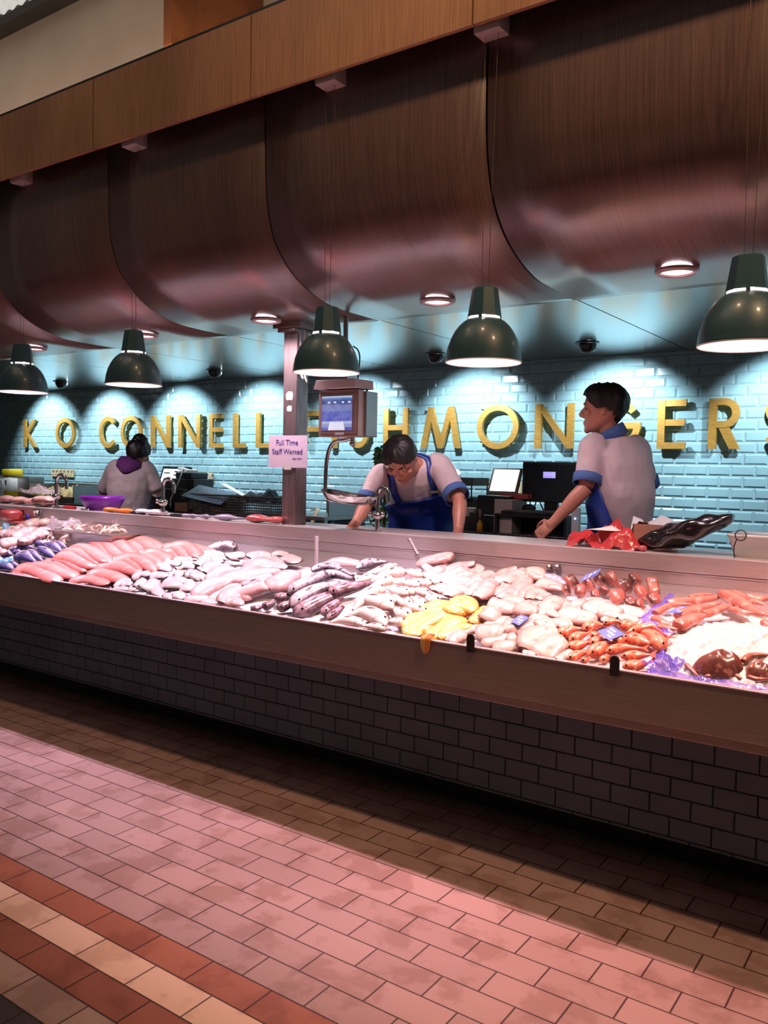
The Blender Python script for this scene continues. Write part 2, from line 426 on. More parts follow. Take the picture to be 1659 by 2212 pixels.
# ------------------------------------------------------------------ pendant lamps
PY, RIMZ = 2.93, 1.92
MAT['bulb'] = emit('lamp_glow', (1, .84, .88), 130)
def pendant():
    t = thing('pendant_lamp', 'x', 'lamp', (0, 0, RIMZ), 'green bell pendant lamps over the fish counter')
    pr = [(.149, 0), (.150, .004), (.148, .012), (.1465, .03), (.141, .06), (.131, .09), (.117, .118), (.100, .142), (.083, .158), (.072, .165), (.066, .168)]
    m = MB(); m.lathe(pr, n=48); obj('shade', m, MAT['shade'], t)
    m = MB(); m.lathe([(r-.003, z) for r, z in pr], n=48); m.lathe([(.150, .004), (.1505, .002), (.149, 0), (.146, .0005), (.146, .004)], n=48); obj('reflector', m, MAT['inner'], t)
    m = MB(); m.lathe([(.064, .168), (.0635, .178)], n=32); obj('slot_band', m, emit('slot_glow', (1, .74, .74), 1.2), t)
    for k in range(4):
        m = MB(); m.box(-.006, .006, .058, .067, .164, .182, Matrix.Rotation(k*PI/2+.25, 4, 'Z')); obj('slot_rib', m, MAT['shade'], t)
    m = MB(); m.lathe([(.067, .178), (.066, .183), (.0505, .287), (.046, .291), (.001, .291)], n=8, smooth=False, ph=PI/8); obj('neck', m, MAT['shade'], t)
    m = MB(); m.ball((0, 0, .196), .03, 14, 10); m.tube([(0, 0, .215), (0, 0, .25)], .016, 12); obj('bulb', m, MAT['bulb'], t)
    for s in (-.022, .022):
        m = MB(); m.tube([(s*.6, 0, .29), (s*1.3, 0, zb-RIMZ+.012)], .0011, 6); obj('cable', m, pm('steel_wire', (120, 104, 92), (96, 84, 76), 9, .4, .8), t)
    m = MB(); m.box(-.055, .055, -.043, .043, zb-RIMZ-.022, zb-RIMZ+.05); cn = obj('canopy', m, pm('canopy_white', (206, 190, 190), (190, 176, 176), 5, .5), t, bevel=.002)
    return t
LX = [v*PY for v in (-1.632, -1.272, -.8165, -.5455, -.216)]
names = ['green pendant lamp at the left end, hanging before the letter K', 'green pendant lamp hanging above the woman in the purple hood',
         'green pendant lamp hanging above the weighing scale', 'green pendant lamp with a rosy rim hanging above the bending man', 'largest green pendant lamp at the right edge, hanging before the letters ER']
PC = [(1, .72, .99), (1, .72, .99), (1, .68, .90), (1, .55, .58), (1, .46, .42)]
PW = [104, 108, 110, 104, 106]
pd = pendant()
for i, x in enumerate(LX):
    o = pd if i == 0 else dup(pd, (x, PY, RIMZ))
    o.location = (x, PY, RIMZ); o['label'] = names[i]
    light('SPOT', 'pendant_bulb', (x, PY, RIMZ+.155), (x, PY, 0), PW[i], PC[i], spot_size=1.42, spot_blend=.62, shadow_soft_size=.022)

# recessed downlights in the bulkhead
dl = thing('downlight', 'x', 'lamp', (0, 0, 0), 'recessed downlights in the bulkhead')
m = MB(); m.lathe([(.062, .006), (.064, -.006), (.070, -.014), (.084, -.012), (.089, -.004), (.089, .004)], n=32); obj('trim_ring', m, pm('ring_bronze', (172, 140, 140), (150, 122, 122), 4, .4, .4), dl)
m = MB(); m.lathe([(.063, -.002), (.05, -.006), (.001, -.008)], n=32); obj('lens', m, emit('downlight_glow', (1, .82, .9), 7), dl)
dn = ['recessed downlight behind the leftmost pendant lamp', 'recessed downlight half hidden behind the pendant lamp above the woman', 'recessed downlight just left of the steel post',
      'recessed downlight beside the pendant lamp above the bending man', 'recessed downlight at the right, above the standing man']
for i, (px, py) in enumerate(((75, 752), (313, 724), (575, 691), (945, 650), (1462, 585))):
    q = at_z(px, py, 2.335); o = dl if i == 0 else dup(dl, q)
    o.location = q; o['label'] = dn[i]
    light('SPOT', 'downlight_beam', (q.x, q.y, q.z-.02), (q.x, q.y+.7, 0), (90, 90, 60, 46, 34)[i], (1, .76, .82), spot_size=2.0, spot_blend=.8, shadow_soft_size=.05)

# eyeball spotlights washing the tiled wall
ey = thing('eyeball_spotlight', 'x', 'lamp', (0, 0, 0), 'black eyeball spotlights washing the tiled wall')
m = MB(); m.lathe([(.001, .001), (.074, .001), (.078, -.003), (.072, -.006), (.05, -.008)], n=28); obj('flange', m, MAT['blackplastic'], ey)
m = MB(); m.lathe([(.056, 0), (.057, -.02), (.052, -.045), (.04, -.062), (.001, -.066)], n=24, T=Matrix.Rotation(.35, 4, 'X')); obj('housing', m, MAT['blackplastic'], ey)
m = MB(); m.lathe([(.026, -.03), (.001, -.032)], n=20, T=Matrix.Translation((0, .04, -.012)) @ Matrix.Rotation(.9, 4, 'X')); obj('lens', m, emit('spot_glow', (.85, .95, 1), 5), ey)
EX = [-9.04, -7.88, -6.73, -5.58, -4.43, -3.27, -2.106, -.95, .2]
en = {-7.88: 'black eyeball spotlight furthest left on the stall ceiling', -5.58: 'black eyeball spotlight between the steel post and the pendant above the woman',
      -3.27: 'black eyeball spotlight left of the pendant above the bending man', -2.106: 'black eyeball spotlight between the bending and the standing man'}
first = True
for x in EX:
    if x in en:
        o = ey if first else dup(ey, (x, 5.26, ZC)); first = False
        o.location = (x, 5.26, ZC); o['label'] = en[x]
    light('SPOT', 'wall_washer', (x, 5.30, ZC-.075), (x, 5.30+.68, ZC-.075-.60), 68, (.84, .94, 1.0), spot_size=1.66, spot_blend=.6, shadow_soft_size=.018)

# ------------------------------------------------------------------ brass letters on the wall
ZL0, ZL1 = 1.672, 2.008
HL = ZL1-ZL0; SW = .052
_st = [0]
def fy():
    _st[0] += 1; return -.0008*(_st[0] % 6)
def vbar(m, x, z0=0, z1=None): m.prism([(x, z0), (x+SW, z0), (x+SW, HL if z1 is None else z1), (x, HL if z1 is None else z1)], fy(), .025)
def hbar(m, z, x0, x1, w=None): w = w or SW*.85; m.prism([(x0, z), (x1, z), (x1, z+w), (x0, z+w)], fy(), .025)
def dia(m, x0, z0, x1, z1, w): m.prism([(x0-w/2, z0), (x0+w/2, z0), (x1+w/2, z1), (x1-w/2, z1)] if z1 > z0 else [(x1-w/2, z1), (x1+w/2, z1), (x0+w/2, z0), (x0-w/2, z0)], fy(), .025)
def arc(m, cx, cz, rx, rz, a0, a1, w=None, n=40, taper=1.):
    w = w or SW*.92; vs = []; f0 = fy(); k = max(6, int(n*abs(a1-a0)/(2*PI)))
    full = abs(abs(a1-a0)-2*PI) < 1e-4
    for i in range(k+1):
        a = a0+(a1-a0)*i/k
        for q in (0, 1):
            r_ = (rx-q*w, rz-q*w*taper)
            vs += [(cx+r_[0]*math.cos(a), f0, cz+r_[1]*math.sin(a)), (cx+r_[0]*math.cos(a), .025, cz+r_[1]*math.sin(a))]
    fs = []
    for i in range(k):
        a = i*4; b = a+4
        fs += [(a, a+2, b+2, b), (a+1, b+1, b+3, a+3), (a, b, b+1, a+1), (a+2, a+3, b+3, b+2)]
    if not full: fs += [(0, 1, 3, 2), (k*4, k*4+2, k*4+3, k*4+1)]
    m.add(vs, fs)
def letter(ch, w):
    m = MB(); d = SW*1.12
    if ch == 'K':
        vbar(m, 0); dia(m, SW*.6, HL*.40, w-d*.6, HL, d*1.05); dia(m, SW*1.15, HL*.52, w-d*.45, 0, d*1.05)
    elif ch == 'O': arc(m, w/2, HL/2, w/2, HL/2+.006, 0, 2*PI)
    elif ch == 'C': arc(m, w*.56, HL/2, w*.56, HL/2+.006, math.radians(42), math.radians(318))
    elif ch == 'N': vbar(m, 0); vbar(m, w-SW); dia(m, SW*.45, HL, w-SW*.45, 0, d*.95)
    elif ch == 'E': vbar(m, 0); hbar(m, 0, SW, w); hbar(m, HL-SW*.85, SW, w); hbar(m, HL*.47, SW, w*.96)
    elif ch == 'F': vbar(m, 0); hbar(m, HL-SW*.85, SW, w); hbar(m, HL*.44, SW, w*.94)
    elif ch == 'L': vbar(m, 0); hbar(m, 0, SW, w)
    elif ch == 'I': vbar(m, 0)
    elif ch == 'H': vbar(m, 0); vbar(m, w-SW); hbar(m, HL*.45, SW, w-SW)
    elif ch == 'M':
        dia(m, SW*.5, 0, w*.2+SW*.35, HL, SW); dia(m, w-SW*.5, 0, w*.8-SW*.35, HL, SW)
        dia(m, w*.2+SW*.3, HL, w*.5, 0, SW*.95); dia(m, w*.8-SW*.3, HL, w*.5, 0, SW*.95)
    elif ch == 'G':
        arc(m, w*.52, HL/2, w*.52, HL/2+.006, math.radians(38), math.radians(352)); hbar(m, HL*.42, w*.55, w*1.04)
    elif ch == 'R':
        vbar(m, 0); r = HL*.29; hbar(m, HL-SW*.85, SW, w-r); hbar(m, HL-2*r, SW, w-r)
        arc(m, w-r, HL-r, r*.97, r, -PI/2, PI/2, SW*.9); dia(m, w*.42, HL-2*r+.03, w-d*.5, 0, d*1.15)
    elif ch == 'S':
        r = HL*.26; arc(m, w/2, HL-r, w*.46, r, math.radians(30), math.radians(270), SW*.9); R2 = HL*.5-r*.5+.012
        arc(m, w/2, R2, w*.5, R2, math.radians(-150), math.radians(90), SW*.9)
    return m
letters = [('K', 50, 77, 'first brass letter K at the left end of the wall sign'), ('O', 120, 161, 'lone brass letter O between the K and the C'), ('C', 214, 248, 'brass letter C left of the woman with the bun'),
 ('O', 260, 305, 'brass letter O partly behind the woman with the bun'), ('N', 325, 366, 'first brass letter N, right of the woman'), ('N', 385, 432, 'second brass letter N, left of the brass E before the post'),
 ('E', 451, 479, 'brass letter E left of the double L'), ('L', 503, 528, 'brass letter L right after the E'), ('L', 552, 582, 'brass letter L partly behind the staff notice'),
 ('F', 652, 690, 'brass letter F between the steel post and the scale'), ('I', 716, 728, 'brass letter I behind the weighing scale'), ('S', 752, 795, 'brass letter S behind the lower edge of the scale'),
 ('H', 827, 880, 'brass letter H above the bending man'), ('M', 908, 993, 'brass letter M right of the bending man'), ('O', 1029, 1119, 'large round brass letter O right of the M'),
 ('N', 1154, 1237, 'brass letter N above the black monitor'), ('G', 1283, 1378, 'brass letter G half hidden behind the standing man'), ('E', 1418, 1479, 'brass letter E right of the standing man'),
 ('R', 1528, 1596, 'brass letter R near the right edge'), ('S', 1648, 1712, 'brass letter S cut off by the right edge of the picture')]
LYW = YW-.062
for ch, a, b, lab in letters:
    pa, pb = at_y(a, 968, LYW), at_y(b, 968, LYW)
    o = obj('letter_'+ch.lower(), letter(ch, pb.x-pa.x), MAT['gold']); o.location = (pa.x, LYW, ZL0)
    tag(o, lab, 'letter', 'brass letters standing off the tiled wall')
    m = MB()
    for z in (.05, HL-.03): m.tube([(SW*.5, .02, z), (SW*.5, .068, z)], .006, 8)
    obj('standoff', m, MAT['goldside'], o)
# ------------------------------------------------------------------ fish on the display
def hs(y):                                     # height of the heaped fish above the sloping bed
    u = min(max((y-2.73)/.34, 0), 1); return .022+.075*u*u*(3-2*u)
def surf(px, py, e=0.):
    h = .06
    for _ in range(12):
        q = at_bed(px, py, h+e); h = .5*h+.5*hs(q.y)
    q = at_bed(px, py, h+e)
    if q.y > 3.57: q = at_y(px, py, 3.57)
    return q
def pxpm(p):
    return F/((Vector(p)-Vector((0, 0, EYE))).dot(_fw))
def uvmat(name, stops, by='v', rough=.3, noise=(30, .12), lines=None, coat=.55, sss=.08, blotch=None, spec=.5, gill=False):
    """wet flesh or skin: colour runs round (v) the body, with fine noise, flesh lines and blotches"""
    t = NT(name)
    uv = t.n('ShaderNodeTexCoord'); sp = t.n('ShaderNodeSeparateXYZ'); t.l(uv.outputs['UV'], sp.inputs[0])
    u, v = sp.outputs[0], sp.outputs[1]
    f = t.noise(noise[0], 4, .6, t.coords())
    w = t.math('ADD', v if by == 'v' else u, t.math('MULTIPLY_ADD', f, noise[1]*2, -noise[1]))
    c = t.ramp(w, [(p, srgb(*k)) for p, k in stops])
    if blotch:
        g = t.noise(blotch[0], 3, .55, t.coords()); c = t.mixc(t.ramp(g, ((blotch[2], (0,0,0,1)), (blotch[2]+.12, (1,1,1,1)))), c, srgb(*blotch[1]))
    if lines:
        wv = t.n('ShaderNodeTexWave', wave_type='BANDS', bands_direction='X', _Scale=lines[0], _Distortion=lines[2], _Detail=2., _Detail_Scale=1.5)
        cb = t.n('ShaderNodeCombineXYZ'); t.l(t.math('ADD', u, t.math('MULTIPLY', t.math('ABSOLUTE', t.math('ADD', v, -.25)), .6)), cb.inputs[0]); t.l(t.math('MULTIPLY', v, .3), cb.inputs[1])
        t.l(cb.outputs[0], wv.inputs['Vector'])
        c = t.mixc(t.ramp(wv.outputs['Fac'], ((.78, (0,0,0,1)), (.97, (.6,.6,.6,1)))), c, srgb(*lines[1]))
    if gill:
        ug = t.math('ADD', u, t.math('MULTIPLY', t.math('ABSOLUTE', t.math('ADD', v, -.25)), -.22))
        c = t.mixc(1., c, t.ramp(ug, ((0, (.82, .78, .78, 1)), (.03, (1, 1, 1, 1)), (.125, (1, 1, 1, 1)), (.15, (.62, .5, .5, 1)), (.165, (.9, .84, .84, 1)), (.19, (1, 1, 1, 1)), (.93, (1, 1, 1, 1)), (1, (.6, .55, .55, 1)))), 'MULTIPLY')
    t.set(Base_Color=c, Roughness=t.math('MULTIPLY_ADD', f, .2, rough-.1))
    t.b.inputs['Coat Weight'].default_value = coat; t.b.inputs['Coat Roughness'].default_value = .18
    t.b.inputs['Specular IOR Level'].default_value = spec
    if sss:
        t.b.inputs['Subsurface Weight'].default_value = sss; t.b.inputs['Subsurface Radius'].default_value = (.6, .25, .2); t.b.inputs['Subsurface Scale'].default_value = .012
    t.bump(f, .25, .003)
    return t.m
FM = {
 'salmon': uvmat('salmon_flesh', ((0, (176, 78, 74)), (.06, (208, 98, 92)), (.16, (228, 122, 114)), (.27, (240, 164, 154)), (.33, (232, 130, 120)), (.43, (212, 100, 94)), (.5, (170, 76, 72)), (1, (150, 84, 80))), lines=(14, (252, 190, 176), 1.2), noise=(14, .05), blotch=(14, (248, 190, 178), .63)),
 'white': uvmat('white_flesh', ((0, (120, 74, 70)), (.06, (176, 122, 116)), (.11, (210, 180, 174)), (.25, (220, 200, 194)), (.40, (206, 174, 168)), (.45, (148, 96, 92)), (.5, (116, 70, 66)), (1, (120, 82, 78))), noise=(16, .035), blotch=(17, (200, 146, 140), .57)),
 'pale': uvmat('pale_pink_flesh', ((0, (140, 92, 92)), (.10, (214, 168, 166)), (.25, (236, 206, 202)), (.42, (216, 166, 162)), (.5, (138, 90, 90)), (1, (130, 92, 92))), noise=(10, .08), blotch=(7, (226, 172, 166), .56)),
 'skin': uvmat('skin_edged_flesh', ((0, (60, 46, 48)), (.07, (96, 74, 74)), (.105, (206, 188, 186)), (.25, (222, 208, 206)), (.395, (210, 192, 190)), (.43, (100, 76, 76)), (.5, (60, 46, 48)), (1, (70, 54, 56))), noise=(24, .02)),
 'bass': uvmat('sea_bass_skin', ((0, (70, 62, 62)), (.05, (104, 92, 88)), (.10, (196, 180, 170)), (.25, (228, 214, 204)), (.42, (238, 224, 214)), (.52, (226, 176, 160)), (.75, (150, 110, 100)), (.95, (64, 56, 56)), (1, (60, 54, 54))), gill=True, noise=(40, .05), rough=.28),
 'hake': uvmat('hake_skin', ((0, (62, 52, 58)), (.09, (104, 90, 98)), (.17, (196, 180, 184)), (.34, (226, 210, 212)), (.44, (122, 104, 110)), (.6, (70, 58, 62)), (1, (46, 40, 44))), gill=True, noise=(34, .12), rough=.24, blotch=(22, (76, 62, 68), .58)),
 'ling': uvmat('mottled_dark_skin', ((0, (74, 56, 64)), (.25, (180, 150, 160)), (.5, (130, 98, 108)), (.75, (64, 46, 54)), (1, (56, 42, 48))), gill=True, noise=(26, .18), rough=.22, blotch=(16, (86, 54, 62), .5)),
 'mack': uvmat('mackerel_skin', ((0, (44, 40, 74)), (.10, (62, 58, 108)), (.20, (120, 112, 158)), (.32, (220, 212, 224)), (.5, (206, 194, 206)), (.7, (90, 80, 110)), (1, (36, 34, 60))), gill=True, noise=(36, .10), rough=.2, blotch=(40, (52, 46, 88), .6)),
 'mullet': uvmat('red_mullet_skin', ((0, (170, 64, 50)), (.12, (216, 106, 84)), (.28, (236, 158, 126)), (.45, (224, 118, 92)), (.6, (190, 78, 62)), (1, (140, 56, 46))), gill=True, noise=(24, .14), rough=.26, blotch=(13, (246, 206, 160), .62)),
 'haddock': uvmat('smoked_haddock_flesh', ((0, (222, 124, 48)), (.12, (236, 170, 72)), (.3, (246, 208, 120)), (.45, (238, 176, 76)), (.55, (216, 116, 46)), (1, (206, 110, 50))), noise=(18, .14), lines=(7, (252, 226, 160), 2.2), blotch=(9, (244, 150, 70), .60)),
 'tuna': uvmat('tuna_flesh', ((0, (170, 56, 62)), (.5, (206, 92, 96)), (1, (166, 52, 58))), noise=(9, .2), blotch=(16, (222, 120, 120), .6)),
 'chunk': uvmat('monk_chunk_flesh', ((0, (150, 82, 72)), (.25, (206, 126, 112)), (.5, (184, 104, 92)), (.8, (96, 56, 52)), (1, (120, 70, 62))), noise=(20, .22), blotch=(26, (120, 70, 64), .6)),
 'octo': uvmat('octopus_skin', ((0, (130, 76, 66)), (.25, (186, 118, 102)), (.5, (158, 96, 82)), (.75, (104, 62, 56)), (1, (120, 70, 62))), noise=(40, .2), blotch=(30, (190, 126, 112), .58), rough=.22, coat=.8),
 'squid': uvmat('squid_skin', ((0, (176, 96, 88)), (.25, (218, 146, 134)), (.5, (196, 116, 104)), (1, (150, 84, 76))), noise=(30, .2), blotch=(14, (236, 176, 164), .56), rough=.2, coat=.8),
 'prawn': uvmat('prawn_shell', ((0, (176, 140, 122)), (.25, (230, 204, 186)), (.5, (204, 166, 146)), (1, (160, 124, 110))), by='u', noise=(60, .2)),
 'fin': uvmat('fin_membrane', ((0, (120, 100, 104)), (1, (86, 72, 78))), noise=(30, .2)),
 'finred': uvmat('red_fin_membrane', ((0, (206, 96, 74)), (1, (170, 70, 56))), noise=(30, .2)),
 'eye': pm('fish_eye', (16, 12, 14), (30, 22, 24), 30, .1), 'mouth': pm('fish_mouth', (52, 22, 26), (30, 14, 16), 20, .4),
}
PROF = {
 'round': ((0, .16), (.03, .36), (.08, .60), (.16, .84), (.3, 1.0), (.5, .95), (.68, .72), (.84, .42), (.95, .24), (1, .20)),
 'hake': ((0, .22), (.02, .46), (.06, .72), (.14, .94), (.26, 1.0), (.5, .92), (.75, .68), (.92, .44), (1, .36)),
 'fillet': ((0, .42), (.02, .66), (.10, .86), (.25, .98), (.55, 1.0), (.78, .88), (.92, .62), (.98, .42), (1, .22)),
 'slab': ((0, .25), (.02, .62), (.07, .88), (.2, 1.0), (.8, 1.0), (.93, .86), (.98, .6), (1, .25)),
 'tent': ((0, .7), (.03, .95), (.2, 1.0), (.5, .86), (.8, .56), (.97, .25), (1, .08)),
}
def prof_at(k, u):
    P = PROF[k]
    for (a, x), (b, y) in zip(P[:-1], P[1:]):
        if u <= b: return x+(y-x)*(u-a)/(b-a)
    return P[-1][1]
def fish_body(pts, wpx, kind, q, tilt=.4, n=18, ns=14, wav=.0, flat=False, seed=0):
    """pts: points on the heap; wpx: seen width in photo pixels; q: height/width of the section"""
    sp = bez(pts, n); rg = random.Random(seed)
    mid = sp[n//2]; k = pxpm(mid)
    view = (Vector((0, 0, EYE))-mid).normalized(); hv = Vector((view.x, view.y, 0)).normalized()
    U0 = (Vector((0, 0, math.cos(tilt)))+hv*math.sin(tilt)).normalized()
    t = (sp[-1]-sp[0]).normalized(); S = t.cross(U0).normalized(); U = S.cross(t).normalized()
    tv = (t-view*t.dot(view)).normalized(); pv = view.cross(tv)
    ps, pu = abs(S.dot(pv)), abs(U.dot(pv))
    a = wpx/2/k/max(.3, math.sqrt(ps*ps+(q*pu)**2)); a = min(a, .11)
    ph = [rg.uniform(0, 6.28) for _ in range(4)]
    rings = []; fr = []
    for i, p in enumerate(sp):
        u = i/(n-1)
        t = (sp[min(i+1, n-1)]-sp[max(i-1, 0)]).normalized()
        s = t.cross(U0).normalized(); up = s.cross(t).normalized()
        r = prof_at(kind, u)*a
        ring = []
        for j in range(ns):
            an = 2*PI*j/ns; c, d = math.cos(an), math.sin(an)
            e = 1.
            if flat and d < 0: d *= .35
            if flat:
                g_ = (abs(c)**3+abs(d)**3)**(-1/3) if d > 0 else 1.; c *= 1+.6*(g_-1); d *= g_
            rr = r*(1+wav*(2.2*math.sin(u*5+ph[0]+(0 if c > 0 else 2))+1.1*math.sin(u*13+ph[2]+(0 if c > 0 else 1)))*abs(c))
            ring.append(p+s*(rr*c)+up*(r*q*d+wav*a*.5*math.sin(u*7+ph[1]+c*1.5)))
        rings.append(ring); fr.append((p, t, s, up, r))
    m = MB(); m.loft(rings, True, True, False, True)
    return m, fr, a
def tailfin(fr, a, q):
    p, t, s, up, r = fr[-1]; L = a*1.15; m = MB(); W = a*1.0
    b = p-t*a*.05
    pts = [b-s*r, b+s*r, b+t*L+s*W, b+t*L*.62, b+t*L-s*W]
    o = up*a*.05
    m.add([x+o for x in pts]+[x-o for x in pts], ((0,1,3), (1,2,3), (0,3,4), (6,5,8), (7,6,8), (8,5,9), (0,5,6,1), (1,6,7,2), (2,7,8,3), (3,8,9,4), (4,9,5,0)))
    return m
def nth(k): return ['first','second','third','fourth','fifth','sixth','seventh','eighth','ninth','tenth','eleventh','twelfth'][k]
HEAPS = []
def heap(name, cat, what, where, group, region, items, kind, q, mat, tilt=.4, wav=0., flat=False, eye=False, tail=False, mouth=False, e=0., ws=None):
    ox, oy, s = region; out = []; ws = ws or {'fillet': 1.38, 'slab': 1.2, 'round': 1.25, 'hake': 1.42, 'tent': 1.2}[kind]
    for i, it in enumerate(items):
        it = list(it); w = it.pop()/s*ws
        px = [(ox+x/s, oy+y/s) for x, y in it]
        pts = [surf(x, y, e+.007*(i % 3)) for x, y in px]
        m, fr, a = fish_body(pts, w, kind, q, tilt, wav=wav, flat=flat, seed=i+len(name)*7)
        c = sum((f[0] for f in fr), Vector())/len(fr)
        m.v = [(v[0]-c.x, v[1]-c.y, v[2]-c.z) for v in m.v]
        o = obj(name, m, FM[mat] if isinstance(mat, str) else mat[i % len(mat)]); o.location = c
        o['category'] = cat; o['group'] = group
        def sub(nm, mb, mt):
            mb.v = [(v[0]-c.x, v[1]-c.y, v[2]-c.z) for v in mb.v]; obj(nm, mb, mt, o)
        if tail: sub('tail_fin', tailfin(fr, a, q), FM['finred' if mat == 'mullet' else 'fin'])
        if eye:
            p, t, sd, up, r = fr[2]; m2 = MB(); m2.ball(p+up*r*q*.86+sd*r*.42, max(.0042, a*.13), 10, 6); sub('eye', m2, FM['eye'])
        if eye and kind in ('round', 'hake') and a > .014:
            i_ = 6; p, t, sd, up, r = fr[i_]; e_ = fr[i_+3]; b0 = p+up*r*q*.93+sd*r*.15; b1 = e_[0]+e_[3]*e_[4]*q*1.0-e_[2]*e_[4]*.1; w_ = sd*a*.16; h_ = up*a*.05; m2 = MB()
            md = b0.lerp(b1, .55)+up*a*.06; vs = [b0, md+w_, b1, md-w_]; m2.add([x+h_ for x in vs]+[x-h_ for x in vs], ((0,1,2,3), (7,6,5,4), (0,4,5,1), (1,5,6,2), (2,6,7,3), (3,7,4,0)))
            sub('pectoral_fin', m2, FM['finred' if mat == 'mullet' else 'fin'])
        if kind == 'hake':
            m2 = MB(); top = []; bot = []
            for i_ in range(6, 15):
                p, t, sd, up, r = fr[i_]; k_ = math.sin(PI*(i_-5.5)/9.5); top.append(p+sd*r*.9+up*r*q*.3+(sd*.7+up*.5)*a*.22*k_); bot.append(p+sd*r*.86+up*r*q*.25)
            m2.sheet([bot, top]); sub('dorsal_fin', m2, FM['fin'])
        if mouth:
            p, t, sd, up, r = fr[0]; m2 = MB(); m2.ball(p-t*a*.02, r*.9, 10, 6, sc=(1, 1, .5)); sub('mouth', m2, FM['mouth'])
        out.append((o, what, where, c))
    HEAPS.append(out); return out
def name_heap(out, per=6):
    """each piece is told from its likes by its row in the heap and its place along the row"""
    out = sorted(out, key=lambda r: r[3].y); n = len(out); nr = max(1, math.ceil(n/per))
    rows = [out[i*n//nr:(i+1)*n//nr] for i in range(nr)]
    for i, row in enumerate(rows):
        row.sort(key=lambda r: r[3].x)
        rn = '' if nr == 1 else ', front row' if i == 0 else ', back row' if i == nr-1 else ', '+nth(i)+' row'
        for k, (o, what, where, c) in enumerate(row):
            pos = '' if len(row) == 1 else ', leftmost' if k == 0 else ', rightmost' if k == len(row)-1 else ', '+nth(k)+' from left'
            o['label'] = f'{what} {where}{pos}{rn}'


A1 = (0, 1140, 6.9125); A2 = (220, 1140, 6.9125); A3 = (400, 1170, 6.9125); A4 = (700, 1180, 6.381); A5 = (900, 1190, 4.879); A6 = (860, 1280, 4.366)
A7 = (1200, 1210, 6.381); A8 = (1160, 1290, 5.53); B1 = (1380, 1250, 5.946); B2 = (90, 1090, 6.9125); R8 = (0, 1060, 8.295); C7 = (560, 1150, 8.295)

name_heap(heap('mackerel', 'fish', 'violet-blue mackerel', 'left of the salmon', 'mackerel at the left of the display', R8,
 [((160,1060),(420,1000),(640,1040),110), ((480,1080),(600,1150),(780,1280),130), ((680,1030),(830,1110),(1000,1210),150), ((800,970),(960,1010),(1110,1110),150), ((640,930),(730,950),(820,960),110),
  ((220,1110),(320,1100),(430,1110),80), ((250,1230),(470,1200),(640,1290),210), ((20,1180),(130,1150),(240,1150),100), ((0,1350),(110,1370),(240,1420),170), ((130,1310),(240,1330),(350,1360),100), ((960,920),(1080,970),(1200,1040),100)],
 'round', .75, 'mack', .5, eye=True, tail=True), 5)
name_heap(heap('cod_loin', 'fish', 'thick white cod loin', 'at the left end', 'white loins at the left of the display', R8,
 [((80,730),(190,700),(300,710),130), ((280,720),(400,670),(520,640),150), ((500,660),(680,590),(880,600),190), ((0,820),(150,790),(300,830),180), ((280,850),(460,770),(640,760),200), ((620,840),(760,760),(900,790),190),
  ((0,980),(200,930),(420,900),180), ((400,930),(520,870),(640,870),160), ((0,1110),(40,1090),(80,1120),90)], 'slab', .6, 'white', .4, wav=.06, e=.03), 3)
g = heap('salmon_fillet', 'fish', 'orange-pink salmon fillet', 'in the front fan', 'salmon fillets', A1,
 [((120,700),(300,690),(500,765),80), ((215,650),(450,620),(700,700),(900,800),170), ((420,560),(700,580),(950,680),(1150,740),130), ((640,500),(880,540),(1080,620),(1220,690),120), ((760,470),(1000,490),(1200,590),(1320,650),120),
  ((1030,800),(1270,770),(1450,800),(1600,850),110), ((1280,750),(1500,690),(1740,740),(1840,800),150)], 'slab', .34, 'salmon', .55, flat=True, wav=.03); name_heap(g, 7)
g = heap('salmon_fillet', 'fish', 'orange-pink salmon fillet', 'in the back fan beside the prawns', 'salmon fillets', A2,
 [((-681,420),(-470,430),(-240,520),(-70,600),170), ((-571,330),(-340,370),(-140,450),(20,540),140), ((-441,270),(-190,330),(-20,430),(120,520),150), ((-150,190),(0,280),(80,400),(150,500),160), ((-20,180),(110,270),(220,380),(330,450),150), ((130,170),(260,230),(370,330),(480,420),150),
  ((270,150),(400,200),(520,290),(620,380),150), ((400,150),(560,190),(700,260),(810,340),150), ((520,150),(650,180),(780,240),(880,305),100)], 'slab', .34, 'salmon', .55, flat=True, wav=.03, e=.012); name_heap(g, 9)
g = heap('salmon_fillet', 'fish', 'orange-pink salmon fillet', 'in the middle fan', 'salmon fillets', A2,
 [((-100,620),(150,570),(400,600),(600,690),170), ((80,560),(300,490),(500,530),(650,640),130), ((150,530),(420,450),(620,500),(800,650),130), ((370,440),(600,410),(740,480),(880,560),150), ((620,400),(800,390),(930,450),(1000,500),130)], 'slab', .34, 'salmon', .55, flat=True, wav=.03, e=.006); name_heap(g, 9)
g = heap('salmon_fillet', 'fish', 'orange-pink salmon fillet', 'in the right fan by the fish head', 'salmon fillets', A2,
 [((860,390),(1050,370),(1160,450),100), ((820,350),(1050,300),(1200,360),(1300,460),120), ((1000,280),(1250,280),(1370,360),(1430,440),130), ((1250,270),(1420,310),(1510,390),110), ((1400,290),(1550,330),(1660,370),90)], 'slab', .34, 'salmon', .55, flat=True, wav=.03, e=.006); name_heap(g, 9)
